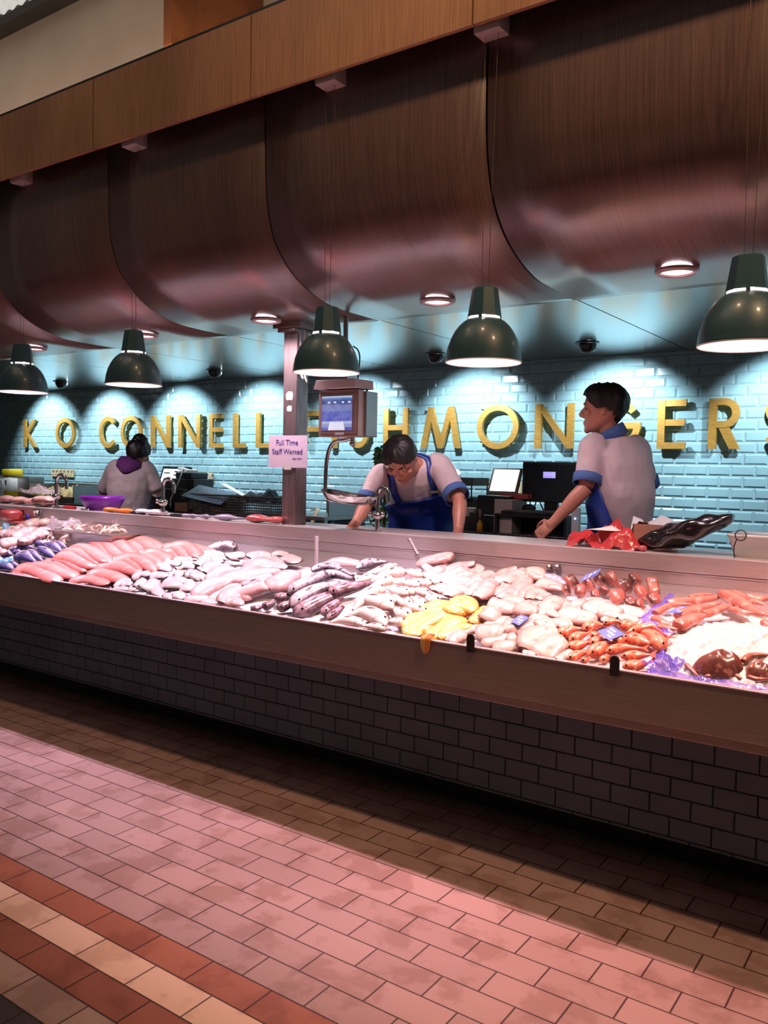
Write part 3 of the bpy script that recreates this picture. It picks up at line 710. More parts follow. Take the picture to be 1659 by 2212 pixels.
sk = heap('whiting_fillet', 'fish', 'small white fillet with dark skin edge', 'right of the salmon', 'small skin-edged fillets', A2,
 [((180,880),(300,825),(440,780),80), ((290,870),(370,850),(450,850),80), ((170,920),(270,920),(390,930),75), ((400,930),(450,925),(510,930),75), ((510,900),(590,850),(690,800),140), ((640,950),(740,880),(860,800),180), ((780,870),(840,950),(910,1050),150),
  ((920,840),(1050,850),(1190,900),160), ((930,1000),(980,1020),(1030,1060),80), ((1020,1030),(1110,1020),(1220,1060),120), ((1190,910),(1290,910),(1400,950),140), ((450,760),(590,710),(730,700),90), ((720,740),(860,720),(1000,750),110), ((1000,720),(1040,720),(1080,760),90),
  ((1070,690),(1130,690),(1200,720),90), ((1195,700),(1230,690),(1280,730),100), ((1050,780),(1150,780),(1260,830),95), ((1260,840),(1320,830),(1390,850),85), ((1390,890),(1450,860),(1530,860),85), ((1280,760),(1340,700),(1400,650),140), ((1370,790),(1440,740),(1510,690),150),
  ((1510,810),(1560,780),(1610,780),90), ((800,620),(910,600),(1030,650),95), ((920,570),(1040,540),(1160,560),100), ((1100,610),(1270,570),(1450,590),115), ((1280,490),(1350,470),(1430,480),75), ((1440,570),(1540,510),(1650,500),115), ((1510,660),(1580,610),(1660,580),125), ((1080,510),(1180,490),(1290,500),85), ((1430,460),(1540,430),(1650,430),65)],
 'fillet', .42, 'skin', .62, wav=.10, flat=True)
sk += heap('whiting_fillet', 'fish', 'small white fillet with dark skin edge', 'right of the salmon', 'small skin-edged fillets', A3,
 [((200,350),(400,290),(600,280),105), ((270,470),(400,390),(560,350),140), ((550,390),(600,370),(670,360),70), ((180,260),(300,220),(430,220),65), ((260,180),(450,200),(650,270),105), ((640,250),(760,220),(890,230),125), ((200,310),(330,270),(470,260),70)], 'fillet', .42, 'skin', .62, wav=.10, flat=True)
name_heap(sk, 7)
bk = heap('plaice_fillet', 'fish', 'white fillet with dark underside', 'at the back panel', 'dark-edged fillets at the back', A3,
 [((950,250),(1100,210),(1280,230),120), ((970,300),(1200,280),(1460,330),95), ((1280,230),(1360,280),(1460,330),75), ((1010,390),(1170,360),(1360,380),150), ((1300,370),(1400,370),(1510,400),100), ((1290,200),(1410,190),(1540,210),75), ((1450,260),(1550,280),(1660,330),150), ((920,220),(1000,190),(1090,180),55)],
 'fillet', .42, 'skin', .55, wav=.08, flat=True); name_heap(bk, 4)
pl = heap('monkfish_fillet', 'fish', 'long pale pink skinned fillet', 'left of the dark hake', 'pale skinned fillets', A3,
 [((0,860),(200,870),(400,870),110), ((130,830),(400,670),(720,560),180), ((350,600),(500,480),(760,420),150), ((520,580),(800,520),(990,410),(920,290),170), ((360,890),(600,770),(820,640),130), ((550,930),(760,770),(1080,690),(1270,700),180), ((690,590),(1000,500),(1420,430),130), ((890,610),(1150,560),(1330,520),110),
  ((1240,710),(1480,570),(1680,460),210), ((830,850),(980,770),(1180,740),130), ((250,900),(400,920),(570,935),90), ((600,920),(740,905),(860,950),110)], 'fillet', .5, 'pale', .5, wav=.05, flat=True); name_heap(pl, 6)
hk = heap('hake', 'fish', 'long dark grey hake', 'in the middle of the display', 'dark hake and ling', C7,
 [((520,1100),(700,1000),(1000,850),(1330,750),(1680,850),190), ((590,1340),(800,1170),(1100,1020),(1420,930),230), ((950,690),(1150,620),(1400,660),(1680,780),120), ((-350,1020),(-170,960),(90,890),(420,740),170)], 'hake', .85, 'hake', .45, eye=True, mouth=True, e=.02)
name_heap(hk, 6)
lg = heap('ling', 'fish', 'purple-brown mottled ling', 'at the front beneath the hake', 'dark hake and ling', C7,
 [((640,1490),(900,1340),(1200,1190),(1520,1080),240), ((1130,1470),(1300,1330),(1490,1180),150), ((1230,1560),(1370,1440),(1510,1330),120), ((280,1220),(420,1170),(580,1150),150), ((330,1380),(490,1310),(660,1250),130), ((60,1350),(180,1300),(290,1240),120), ((-130,1370),(-60,1370),(60,1330),100)], 'hake', .8, 'ling', .4, eye=True, mouth=True)
name_heap(lg, 4)
o = heap('ling', 'fish', 'red-brown ling with open mouth', 'pointing left beside the sea bass heap', 'dark hake and ling', A4, [((70,670),(220,610),(420,560),(640,510),150)], 'hake', .8, 'ling', .4, eye=True, mouth=True, e=.015); name_heap(o)
o = heap('grey_mullet', 'fish', 'silver-grey fish', 'lying at the back panel behind the sea bass heap', 'fish at the back panel', A4, [((450,310),(640,240),(870,220),140)], 'round', .8, 'hake', .4, eye=True); name_heap(o)
o = heap('pink_fillet', 'fish', 'pale pink fillet', 'at the back panel behind the hake', 'pale skinned fillets', A4, [((490,250),(250,225),(20,235),100), ((200,290),(90,260),(-20,280),80)], 'fillet', .5, 'pale', .5, wav=.06, flat=True); name_heap(o)
o = heap('cut_salmon', 'fish', 'cut silver fish head with pink shoulder', 'lying at the back panel right of the salmon', 'fish at the back panel', A3, [((740,105),(560,80),(330,110),150)], 'hake', .85, 'hake', .4, eye=True, mouth=True, e=.01); name_heap(o)
bs = heap('sea_bass', 'fish', 'whole silver sea bass', 'left of yellow fillets', 'whole sea bass heaped with heads to the right', A4,
 [((1010,250),(760,340),(470,440),110), ((720,410),(560,450),(420,495),90), ((1355,410),(1250,370),(1110,330),120), ((1175,355),(900,370),(640,485),130), ((1480,520),(1380,500),(1240,455),115), ((1310,550),(1200,510),(1070,495),125), ((1145,505),(1050,490),(950,510),110), ((985,465),(820,485),(590,590),120),
  ((1430,670),(1340,620),(1230,585),120), ((1250,655),(1180,620),(1070,565),115), ((1160,660),(1020,620),(870,575),135), ((860,595),(700,615),(520,690),(420,830),140), ((1570,780),(1480,720),(1370,645),135), ((1390,835),(1310,760),(1200,695),115), ((1180,820),(1090,770),(990,715),115), ((1060,780),(930,720),(800,665),130),
  ((1410,895),(1350,880),(1280,860),80), ((1315,895),(1230,830),(1130,785),130), ((1215,970),(1150,900),(1050,855),130), ((1150,985),(1060,920),(950,855),150), ((960,860),(780,765),(560,745),(400,880),175), ((1115,1065),(1000,1040),(860,1035),120), ((855,1095),(720,965),(540,910),(340,950),185), ((840,1145),(690,1110),(530,1095),100), ((580,1095),(400,1030),(220,1020),(80,1050),115)],
 'round', .8, 'bass', .5, eye=True, e=.012); name_heap(bs, 6)
wf = heap('haddock_fillet', 'fish', 'white haddock fillet', 'at the back in the middle', 'white fillets at the back of the display', A5,
 [((380,75),(200,100),(0,135),100), ((60,200),(230,165),(350,125),110), ((80,290),(200,235),(330,175),100), ((250,260),(450,190),(620,135),100), ((150,335),(350,265),(560,195),(710,205),95), ((270,345),(420,295),(600,235),(700,230),80), ((300,375),(460,350),(660,290),110), ((200,440),(260,410),(340,390),110), ((330,485),(430,430),(570,370),110),
  ((420,495),(560,390),(720,275),(845,255),105), ((560,480),(640,400),(710,345),120), ((630,500),(740,410),(815,305),140), ((700,505),(800,430),(840,370),100), ((840,345),(930,255),(1065,185),110), ((850,340),(920,315),(1010,255),115), ((855,480),(930,400),(990,335),100), ((870,510),(980,460),(1060,415),100), ((930,345),(1040,270),(1170,210),120),
  ((1020,505),(1090,400),(1140,290),(1260,245),140), ((1100,510),(1180,425),(1300,370),95), ((1195,515),(1250,450),(1370,440),85), ((1270,345),(1400,370),(1540,415),100), ((1120,255),(1240,245),(1330,305),110), ((1270,515),(1350,480),(1410,455),65)], 'fillet', .5, 'white', .5, wav=.07, flat=True)
name_heap(wf, 6)
o = heap('trout', 'fish', 'silver spotted trout', 'at the back panel beneath the glass knobs', 'fish at the back panel', A5, [((1580,355),(1430,290),(1280,240),95)], 'round', .8, 'mack', .5, eye=True); name_heap(o)
yh = heap('smoked_haddock', 'fish', 'yellow smoked haddock fillet', 'in the front beside the sea bass', 'yellow smoked fillets', A6,
 [((120,240),(300,190),(530,110),130), ((50,340),(180,265),(320,220),110), ((80,390),(250,300),(510,190),120), ((190,390),(350,290),(610,230),150), ((290,430),(450,340),(650,260),120), ((540,220),(600,110),(710,190),150), ((715,300),(770,220),(835,130),100), ((390,440),(560,350),(710,325),85), ((50,390),(130,375),(210,405),85)],
 'fillet', .45, 'haddock', .55, wav=.07, flat=True); name_heap(yh, 5)
w2 = heap('plaice_fillet', 'fish', 'pinkish white fillet', 'by the glass clip', 'white fillets at the front of the display', A6,
 [((460,465),(650,360),(990,330),75), ((490,475),(580,420),(650,405),90), ((730,410),(880,385),(1020,360),140), ((790,495),(960,450),(1060,400),120), ((990,345),(1080,345),(1140,385),140), ((1030,465),(1090,440),(1130,430),90), ((890,525),(1050,520),(1190,495),110), ((1150,425),(1250,345),(1350,300),120), ((1185,545),(1290,440),(1480,370),180), ((1290,600),(1450,520),(1580,450),190),
  ((1170,575),(1230,575),(1290,595),60), ((815,270),(890,210),(950,180),150), ((840,145),(970,150),(1110,190),140), ((1000,105),(1100,90),(1190,115),90), ((1130,135),(1220,170),(1300,205),125), ((810,310),(950,285),(1070,250),95), ((1190,95),(1290,140),(1380,175),85), ((1375,165),(1470,105),(1570,70),120), ((1420,190),(1530,140),(1660,110),105), ((1300,205),(1410,190),(1510,235),75),
  ((1330,345),(1400,305),(1480,340),100), ((1440,285),(1560,310),(1650,310),100), ((1240,235),(1330,250),(1430,275),75)], 'fillet', .48, 'white', .55, wav=.07, flat=True)
w2 += heap('plaice_fillet', 'fish', 'pinkish white fillet', 'by the glass clip', 'white fillets at the front of the display', A8,
 [((260,200),(480,250),(700,310),180), ((140,290),(270,330),(390,360),100), ((610,200),(760,150),(880,200),(960,250),190), ((410,100),(500,120),(580,160),135), ((550,75),(680,60),(810,45),90), ((80,120),(200,75),(310,60),120), ((190,155),(320,115),(440,100),100), ((910,180),(1060,180),(1290,230),120), ((970,255),(1080,250),(1210,295),75), ((10,650),(180,570),(350,530),190),
  ((0,510),(120,450),(270,415),150), ((240,745),(340,690),(430,640),75), ((0,375),(110,355),(210,385),85), ((790,295),(890,245),(980,220),75)], 'fillet', .48, 'white', .55, wav=.07, flat=True)
name_heap(w2, 7)
rm = heap('red_mullet', 'fish', 'orange-red gurnard', 'in the heap left of the ice', 'red gurnards at the front right', A8,
 [((230,465),(380,400),(530,375),120), ((550,395),(670,340),(790,330),120), ((790,315),(900,290),(1000,290),75), ((970,335),(1100,340),(1230,330),115), ((390,525),(490,470),(610,430),110), ((640,475),(700,450),(750,435),80), ((350,615),(480,580),(660,530),115), ((630,565),(720,520),(810,510),100), ((910,545),(1000,510),(1070,495),115), ((1050,485),(1200,520),(1380,565),150),
  ((1480,620),(1460,540),(1360,440),(1190,400),150), ((1080,425),(1250,370),(1400,360),(1560,470),95), ((350,745),(480,690),(630,640),100), ((605,700),(760,610),(940,535),145), ((530,765),(570,755),(620,735),75), ((770,770),(810,730),(860,690),85), ((820,655),(1000,610),(1260,610),100), ((1000,715),(1180,700),(1350,690),110), ((1020,835),(1180,815),(1350,780),120)],
 'round', .8, 'mullet', .5, eye=True, tail=True, e=.006); name_heap(rm, 5)
def chunk(px, py, w, h, i):
    p = surf(px, py, .02); k = pxpm(p); r = w/2/k; m = MB(); rg = random.Random(i)
    a = rg.uniform(-1, 1); T = Matrix.Rotation(-.7+a*.5, 4, 'Z') @ Matrix.Rotation(.5+.4*rg.random(), 4, 'Y') @ Matrix.Rotation(rg.random()*6, 4, 'X')
    rings = []; n = 16; L = r*(1.6 if h > 1.5 else .95)
    for u, s in ((-1, .05), (-1, .84), (-.94, .95), (-.3, 1.05), (.4, 1.0), (.92, .92), (1, .80), (1, .05)):
        ring = []
        for j in range(n):
            an = 2*PI*j/n; q = 1+.14*math.sin(3*an+i)+.09*math.sin(4*an+1.5*u+i)
            ring.append(T @ Vector((u*L, math.cos(an)*r*s*q*.9, math.sin(an)*r*s*q*.8)))
        rings.append(ring)
    m.loft(rings, True, True, False, True)
    o = obj('monkfish_chunk', m, FM['chunk']); o.location = p
    o['category'] = 'fish'; o['group'] = 'cut monkfish chunks'
    return (o, 'red-brown cut monkfish chunk', 'below the back panel', p)
ck = [chunk(A7[0]+x/A7[2], A7[1]+y/A7[2], w/A7[2], h, i) for i, (x, y, w, h) in enumerate(((220,300,185,1), (340,430,170,1), (460,345,165,1), (150,410,130,1), (600,260,165,1), (770,270,190,1), (960,370,195,1), (1090,270,180,1), (1340,370,170,2), (850,520,225,1), (1030,585,160,1), (1180,460,200,1), (1350,545,190,1), (540,480,140,1), (1150,620,150,1), (680,430,140,1)))]
name_heap(ck, 6)

# squid and octopus at the right end
def tent(px, e=.02): return [surf(B1[0]+x/B1[2], B1[1]+y/B1[2], e) for x, y in px]
sq = heap('squid', 'seafood', 'slippery pink-brown squid', 'at the back right around the ice', 'squid around the ice mound', B1,
 [((360,310),(650,290),(900,260),(1100,210),100), ((500,480),(750,400),(1060,300),135), ((1060,190),(1250,280),(1450,400),(1680,480),150), ((1180,180),(1400,265),(1620,335),100), ((1380,240),(1550,260),(1690,250),110), ((490,610),(700,520),(850,455),160), ((840,460),(1000,410),(1140,365),95), ((660,250),(800,215),(960,200),75),
  ((210,440),(420,340),(700,330),80), ((190,500),(300,560),(420,610),95), ((250,610),(380,640),(500,650),75), ((1170,385),(1350,430),(1520,440),70), ((870,440),(1080,365),(1250,350),70), ((1600,560),(1680,600),90)], 'tent', .75, 'squid', .4, e=.02, wav=.05); name_heap(sq, 5)
def lump(name, label, cx, cy, w, h, mat, seed, e=.01):
    p = surf(B1[0]+cx/B1[2], B1[1]+(cy+h*.3)/B1[2], e-.02); k = pxpm(p); r = w/2/k/B1[2]; hz = h/k/B1[2]*.72
    m = MB(); rings = []; n = 36
    for i in range(13):
        u = i/12; ring = []
        for j in range(n):
            an = 2*PI*j/n
            q = 1+.07*math.sin(2*an+seed)+.03*math.sin(5*an+seed*2)+(1-u)**2*(.10*math.sin(6*an+seed)+.05*math.sin(11*an))
            rr = r*math.sqrt(max(0, 1-u**2.4))*q*(1-.12*u)
            ring.append((rr*math.cos(an)+.22*r*u*math.sin(seed), rr*.75*math.sin(an)+.12*r*u, hz*u**.85*(1+.06*math.sin(3*an+seed))))
        rings.append(ring)
    m.loft(rings, True, True, False, True)
    o = obj(name, m, FM[mat]); o.location = p; tag(o, label, 'seafood', 'octopus on the ice'); return o, p, r, hz
o, p, r, hz = lump('octopus', 'large brown octopus slumped on the ice at the front right', 1000, 1080, 560, 400, 'octo', 1.3)
for i, (a, w) in enumerate([([(610,1100),(680,1170),(770,1260)], 70), ([(860,1260),(1000,1230),(1180,1270)], 70), ([(1180,1180),(1250,1240),(1330,1290)], 80), ([(930,1200),(1050,1190),(1200,1230)], 60)]):
    m, fr, aa = fish_body(tent(a, .0), w/B1[2], 'tent', .8, .3, seed=i); m.v = [(v[0]-p.x, v[1]-p.y, v[2]-p.z) for v in m.v]; obj('arm', m, FM['octo'], o)
o, p, r, hz = lump('octopus', 'glistening brown octopus at the right edge of the ice', 1540, 1190, 380, 280, 'octo', 2.9)
for i, (a, w) in enumerate([([(1340,1060),(1450,985),(1690,975)], 90), ([(1400,1260),(1530,1290),(1690,1280)], 70), ([(1430,1150),(1500,1090),(1600,1040)], 70)]):
    m, fr, aa = fish_body(tent(a, .03), w/B1[2], 'tent', .8, .3, seed=i+9); m.v = [(v[0]-p.x, v[1]-p.y, v[2]-p.z) for v in m.v]; obj('arm', m, FM['octo'], o)

# ice: a rough sheet under all the fish, and the open mound at the right
MAT['ice'] = pm('crushed_ice', (250, 248, 250), (236, 230, 236), 70, .25, bump=.5, coat=.4, sss=.0, detail=4)
def nz(x, y):
    return math.sin(x*61+y*37)*math.sin(y*83-x*29)
xs = np.arange(CX0+.05, CX1-.05, .022); ys = np.linspace(LY+.03, RY-.035, 40)
m = MB(); g = []
for y in ys:
    g.append([(x, y, bed(y)+max(.014, hs(y)-.04)*(min(1, (RY-.03-y)/.1))+.006*nz(x, y)+RNG.uniform(-.004, .004)) for x in xs])
m.sheet(g); tag(obj('crushed_ice', m, MAT['ice']), 'crushed white ice spread under all the fish in the display', 'ice', kind='stuff')
c0 = surf(B1[0]+1230/B1[2], B1[1]+760/B1[2], 0); m = MB(); g = []
for j in range(46):
    row = []
    for i in range(80):
        u, v = i/79*2-1, j/45*2-1; d = math.sqrt(u*u+v*v)
        x, y = c0.x+.06+u*.40, c0.y-.02+v*.30
        hgt = max(0., 1-d*d)*.085+(RNG.uniform(-.006, .006) if d < 1 else 0)+.006*nz(x*1.5, y*1.5)
        row.append((x, min(max(y, LY+.03), RY-.04), bed(y)+hs(y)-.05+hgt))
    g.append(row)
m.sheet(g, False); tag(obj('ice_mound', m, MAT['ice']), 'bare heap of bright white crushed ice beside the squid', 'ice', kind='stuff')

# prawns in their steel tray
tc = surf(230, 1150, 0); MAT['film'] = glassy('clear_film', (236, 226, 236), .32, .08, 22); MAT['bluefilm'] = glassy('violet_film', (96, 84, 214), .72, .15, 26)
t0 = surf(112, 1158, .03); t1 = surf(306, 1150, .03)
m = MB(); zt_ = t1.z+.005; yb0, yb1 = t0.y-.02, min(t0.y+.30, 3.55)
x0, x1 = t0.x-.03, t1.x+.06
def opentray(m, x0, x1, y0, y1, z0, z1, wl=.003, rim=.012, slope=.02):
    def lp(d, z): return [(x0+d, y0+d, z), (x1-d, y0+d, z), (x1-d, y1-d, z), (x0+d, y1-d, z)]
    m.loft([lp(slope, z0), lp(0, z1), lp(-rim, z1+.002), lp(-rim, z1-.002), lp(-.0, z1-.004)], True, False)
    m.loft([lp(slope+.002, z0+.003), lp(wl, z1)], True, False)
opentray(m, x0, x1, yb0, yb1, t0.z-.055, zt_-.01)
L = Vector((0, 0, 0)); tr = obj('steel_tray', m, MAT['steel']); tag(tr, 'shallow steel tray of prawns behind the salmon', 'tray')
def prawn_mesh(sd):
    rg = random.Random(sd); pts = []; rad = []
    for i in range(12):
        u = i/11; a = u*2.3; pts.append((.036*math.sin(a), rg.uniform(-.001, .001), .036*math.cos(a)-.02)); rad.append(.0085*(.5+.6*math.sin(PI*min(1, u*1.1+.12))) if u < .95 else .003)
    m = MB(); m.tube(pts, rad, 8)
    p = Vector(pts[-1]); m.add([p, p+Vector((-.006, .008, -.014)), p+Vector((-.012, 0, -.012)), p+Vector((-.006, -.008, -.014))], ((0, 1, 2), (0, 2, 3)))
    h = MB()
    for s in (-1, 1): h.tube([(0, s*.003, .018), (-.03, s*.012, .026), (-.06, s*.02, .016)], .0006, 5)
    return m, h
pw = []
mm, hh = prawn_mesh(3); proto = obj('prawn', mm, FM['prawn']); obj('feeler', hh, FM['prawn'], proto)
for i in range(64):
    if i < 54: bx = random.uniform(330, 1230); by = random.uniform(330, 470)-.06*(bx-700)*.3
    else: bx = random.uniform(200, 470); by = random.uniform(490, 530)
    p = surf(B2[0]+bx/B2[2], B2[1]+by/B2[2], .045 if i < 54 else .02)
    if i == 0: o = proto; o.location = p
    else: o = dup(proto, p)
    o.rotation_euler = (random.uniform(-1.4, 1.4), random.uniform(-.8, .8), random.uniform(0, 6.28)); o.scale = (random.uniform(1.0, 1.4),)*3
    o['group'] = 'prawns in the steel tray'; o['category'] = 'prawn'
    pw.append((o, 'small brown-pink prawn', 'in the tray' if i < 54 else 'spilled before the tray', p))
name_heap(pw[:54], 8); name_heap(pw[54:], 9)
def crumple(name, label, cat, center, sx, sy, h, mat, seed, n=18, group=None, dome=1.):
    rg = np.random.default_rng(seed); m = MB(); g = []
    A = rg.uniform(0, 6.28, 8)
    for j in range(n):
        row = []
        for i in range(n):
            u, v = i/(n-1)*2-1, j/(n-1)*2-1
            z = h*(1-max(abs(u), abs(v))**2*dome)+h*.28*math.sin(5*u+A[0]+2*v)+h*.22*math.sin(7*v+A[1]-3*u)+h*.14*math.sin(13*u+9*v+A[2])
            row.append((u*sx*(1+.12*math.sin(4*v+A[3])), v*sy*(1+.12*math.sin(5*u+A[4])), max(z, .0)))
        g.append(row)
    m.sheet(g); o = obj(name, m, mat); o.location = center; tag(o, label, cat, group); return o
q = surf(150, 1140, .03); crumple('plastic_bag', 'clear crinkled plastic bag lying over the left end of the prawns', 'bag', q, .15, .12, .055, MAT['film'], 4)
# violet liner film at the right
def ribbon(name, label, px, w, mat, e=.03, region=B1, par=None):
    ox, oy, s = region; sp = bez([surf(ox+x/s, oy+y/s, e) for x, y in px], 26); g = []; k = pxpm(sp[13]); w = w/s/k
    for i, p in enumerate(sp):
        t = (sp[min(i+1, 25)]-sp[max(i-1, 0)]).normalized(); sd = t.cross(Vector((0, -.5, 1))).normalized(); up = sd.cross(t)
        g.append([p+sd*(u*w/2)+up*(.12*w*math.sin(i*1.3+u*4)) for u in (-1, -.6, -.2, .2, .6, 1)])
    m = MB(); m.sheet(g); o = obj(name, m, mat, par)
    if label: tag(o, label, 'plastic film', 'violet plastic liners')
    return o
ribbon('plastic_liner', 'violet plastic film strip between monkfish chunks and squid', [(420,190),(340,290),(150,430),(80,520),(230,600),(400,700)], 95, MAT['bluefilm'], .03)
ribbon('plastic_liner', 'violet plastic film along the front lip below the octopus', [(120,1160),(400,1225),(700,1290),(1150,1350),(1690,1440)], 130, MAT['bluefilm'], .012)
q = surf(B1[0]+320/B1[2], B1[1]+1120/B1[2], .0); crumple('plastic_liner', 'crumpled violet plastic film between the gurnards and the octopus', 'plastic film', q, .055, .05, .035, MAT['bluefilm'], 8, group='violet plastic liners')

# price tickets
MAT['ticket'] = pm('blue_ticket', (96, 120, 206), (110, 134, 214), 6, .35); MAT['ticket2'] = pm('teal_ticket', (70, 160, 206), (84, 176, 214), 6, .35); MAT['print'] = pm('ticket_print', (222, 190, 226), (240, 214, 236), 20, .5)
def ticket(label, region, quad, e, mat='ticket', lift=(0, 0, 0, 0)):
    ox, oy, s = region; P = [surf(ox+x/s, oy+y/s, e) for x, y in quad]; c = sum(P, Vector())/4
    n_ = (P[1]-P[0]).cross(P[3]-P[0]).normalized(); n_ = n_ if n_.z > 0 else -n_
    m = MB(); vs = [p-c for p in P]
    m.add(vs+[v-n_*.0015 for v in vs], ((0,1,2,3), (7,6,5,4), (0,4,5,1), (1,5,6,2), (2,6,7,3), (3,7,4,0)))
    o = obj('price_ticket', m, MAT[mat]); o.location = c; tag(o, label, 'price ticket', 'blue price tickets')
    L_ = lambda a, b: (vs[0].lerp(vs[1], a)).lerp(vs[3].lerp(vs[2], a), b)+n_*.0008
    for (a0, a1, b0, b1) in ((.15, .6, .2, .34), (.25, .8, .45, .6), (.55, .85, .7, .82)):
        m = MB(); m.add([L_(a0, b0), L_(a1, b0), L_(a1, b1), L_(a0, b1)], ((0, 1, 2, 3),)); obj('print_line', m, MAT['print'], o)
    m = MB(); m.tube([(0, 0, -.002), (0, .005, -.05)], .0015, 6); obj('spike', m, MAT['steel'], o)
ticket('blue price ticket lying on the white fillets', A6, [(1160,205),(1240,235),(1140,310),(1060,270)], .045)
ticket('blue price ticket lying on the red gurnards', A8, [(900,340),(1050,440),(860,515),(720,405)], .045)
ticket('blue price ticket standing on the monkfish chunks', A7, [(630,110),(570,210),(330,300),(400,210)], .05)
ticket('pale blue price ticket under the squid tubes', B1, [(550,350),(690,360),(530,440),(350,430)], .045)
ticket('small blue price ticket in front of the red tuna block', R8, [(60,570),(170,590),(140,690),(30,680)], .06, 'ticket2')
ticket('teal price ticket lying on the mackerel at the left edge', R8, [(130,1190),(240,1220),(90,1310),(-40,1270)], .045, 'ticket2')

# tuna, scoop and fish at the far left
def block(name, label, cat, c, sx, sy, sz, mat, rz=0, seed=1, round_=.35):
    m = MB(); rings = []; rg = random.Random(seed); n = 20
    for u in (-1, -.96, -.8, -.4, 0, .4, .8, .96, 1):
        s = (1-abs(u)**8)*.35+.65 if abs(u) < .99 else .5; ring = []
        for j in range(n):
            an = 2*PI*j/n; ca, sa = math.cos(an), math.sin(an); e = (abs(ca)**4+abs(sa)**4)**-.25
            ring.append((u*sx, ca*e*s*sy*(1+.05*math.sin(4*u+seed)), sa*e*s*sz+sz*.95))
        rings.append(ring)
    m.loft(rings, True, True, False, True); o = obj(name, m, mat); o.location = c; o.rotation_euler = (0, 0, rz); tag(o, label, cat); return o
q = surf(24, 1124, .03); block('tuna_block', 'large red block of tuna at the left edge', 'fish', q, .12, .07, .042, FM['tuna'], -.3, 2)
q = surf(48, 1131, .01); block('tuna_slice', 'flat pink tuna slice under the scoop handle', 'fish', q, .12, .06, .010, FM['tuna'], -.1, 5)
q = surf(2, 1150, .02); block('smoked_fish_piece', 'orange-brown smoked fish piece at the left edge', 'fish', q, .05, .04, .02, FM['haddock'], 0, 3)
sc = thing('ice_scoop', 'steel ice scoop standing in the white cod loins', 'scoop', surf(85, 1122, .06))
T = Matrix.Rotation(-1.1, 4, 'X') @ Matrix.Rotation(.35, 4, 'Y')
m = MB(); ring = []
for i in range(7):
    u = i/6; ring.append([T @ Vector((.058*math.cos(PI*j/14)*(1-.25*u*u), -.09*u+.02, .052*math.sin(PI*j/14)*(1-.2*u)-.01)) for j in range(15)])
m.sheet(ring); obj('bowl', m, MAT['chrome'], sc, solid=.0025)
m = MB(); m.tube([T @ Vector((0, .02, .03)), T @ Vector((0, .06, .04)), T @ Vector((-.0, .13, .045))], [.008, .007, .008], 10); obj('handle', m, MAT['chrome'], sc)
q = surf(42, 1143, .05); e2 = surf(68, 1125, .06); m = MB(); m.tube([q-e2, (0, 0, 0)], [.006, .007], 8); o = obj('ladle', m, MAT['chrome']); o.location = e2; tag(o, 'straight steel utensil handle resting on the pink tuna slice', 'utensil')
q = surf(60, 1117, .06); m = MB(); m.ball((0, 0, 0), .03, 14, 8, sc=(.55, .25, 1)); o = obj('blue_paddle', m, pm('blue_plastic', (70, 84, 220), (60, 72, 200), 5, .35)); o.location = q; o.rotation_euler = (0, -.5, 0); tag(o, 'small blue plastic paddle beside the scoop', 'utensil')
# orange drip of smoked fish over the lip
q = at_y(920, 1381, LY-.008); m = MB()
g = [[(q.x+u*.021*(1 if z > -.02 else math.sqrt(max(0, 1-((z+.02)/.035)**2))*.95+.02), q.y-.006*(1-abs(u))-.002+(.03 if z > .012 else 0), q.z+z) for u in (-1, -.6, -.2, .2, .6, 1)] for z in (.02, .014, .008, -.004, -.016, -.026, -.036, -.045, -.052, -.0545)]
m.sheet(g); o = obj('fish_flap', m, FM['haddock'], solid=.004); tag(o, 'orange flap of smoked fish hanging over the front lip', 'fish')
# upright fish tail at the back
q = surf(903, 1198, .03); m = MB(); h = at_y(884, 1163, q.y)
m.tube([q-q, (h-q)*.5, h-q], [.016, .012, .017], 10, flat=.4); o = obj('fish_tail', m, FM['hake']); o.location = q; tag(o, 'upright dark fish tail sticking up against the back panel', 'fish')
# ------------------------------------------------------------------ steel post, notice and hanging scale
px0, px1 = at_z(609, 700, ZC), at_z(664, 700, ZC)
PXc, PYc, PR = -3.335, 3.80, .052
po = thing('steel_post', 'square steel post carrying the stall ceiling', 'post', (PXc, PYc, 1.153))
MAT['poststeel'] = pm('worn_steel', (168, 150, 152), (136, 120, 122), 6, .34, .7, .03, (6, 6, 1))
m = MB(); m.box(-PR, PR, -PR, PR, 0, ZC-1.153); obj('shaft', m, MAT['poststeel'], po, bevel=.004)
m = MB(); m.box(-.09, .12, -.11, .1, 1.155, 1.192); m.box(-.07, .07, -.09, .08, 1.135, 1.155); obj('capital', m, MAT['veneer'], po, bevel=.003)
m = MB(); m.tube(bez([(.055, -.03, 1.15), (.062, -.03, 1.0), (.07, -.035, .9), (.10, -.05, .86)], 14), .006, 8); obj('conduit', m, MAT['white'], po)
m = MB(); m.tube(bez([(.066, -.01, 1.15), (.074, -.01, 1.0), (.08, -.015, .9), (.11, -.03, .84)], 14), .006, 8); obj('conduit', m, MAT['white'], po)
for z, r, w in ((.765, .026, 1), (.69, .02, .7)):
    m = MB(); g = [(-.028+.055*i/4, 0, 0) for i in range(5)]
    m.prism([(-.026, -.024), (.02, -.026), (.027, .002), (.02, .022), (-.01, .026), (-.03, .010)], -.0006, .0006, Matrix.Translation((0, -PR-.001, z)) @ Matrix.Scale(w, 4)); obj('sticker_remnant', m, MAT['white'], po)
sgn_w, sgn_h = .30, .25
A, B_ = at_y(581, 941, PYc-PR-.006), at_y(663, 1011, PYc-PR-.006)
sx, sz = A.x, A.z; sw = B_.x-A.x; sh = A.z-B_.z
no = thing('staff_notice', 'pale lilac paper notice taped to the steel post', 'sign', (sx, PYc-PR-.006, B_.z))
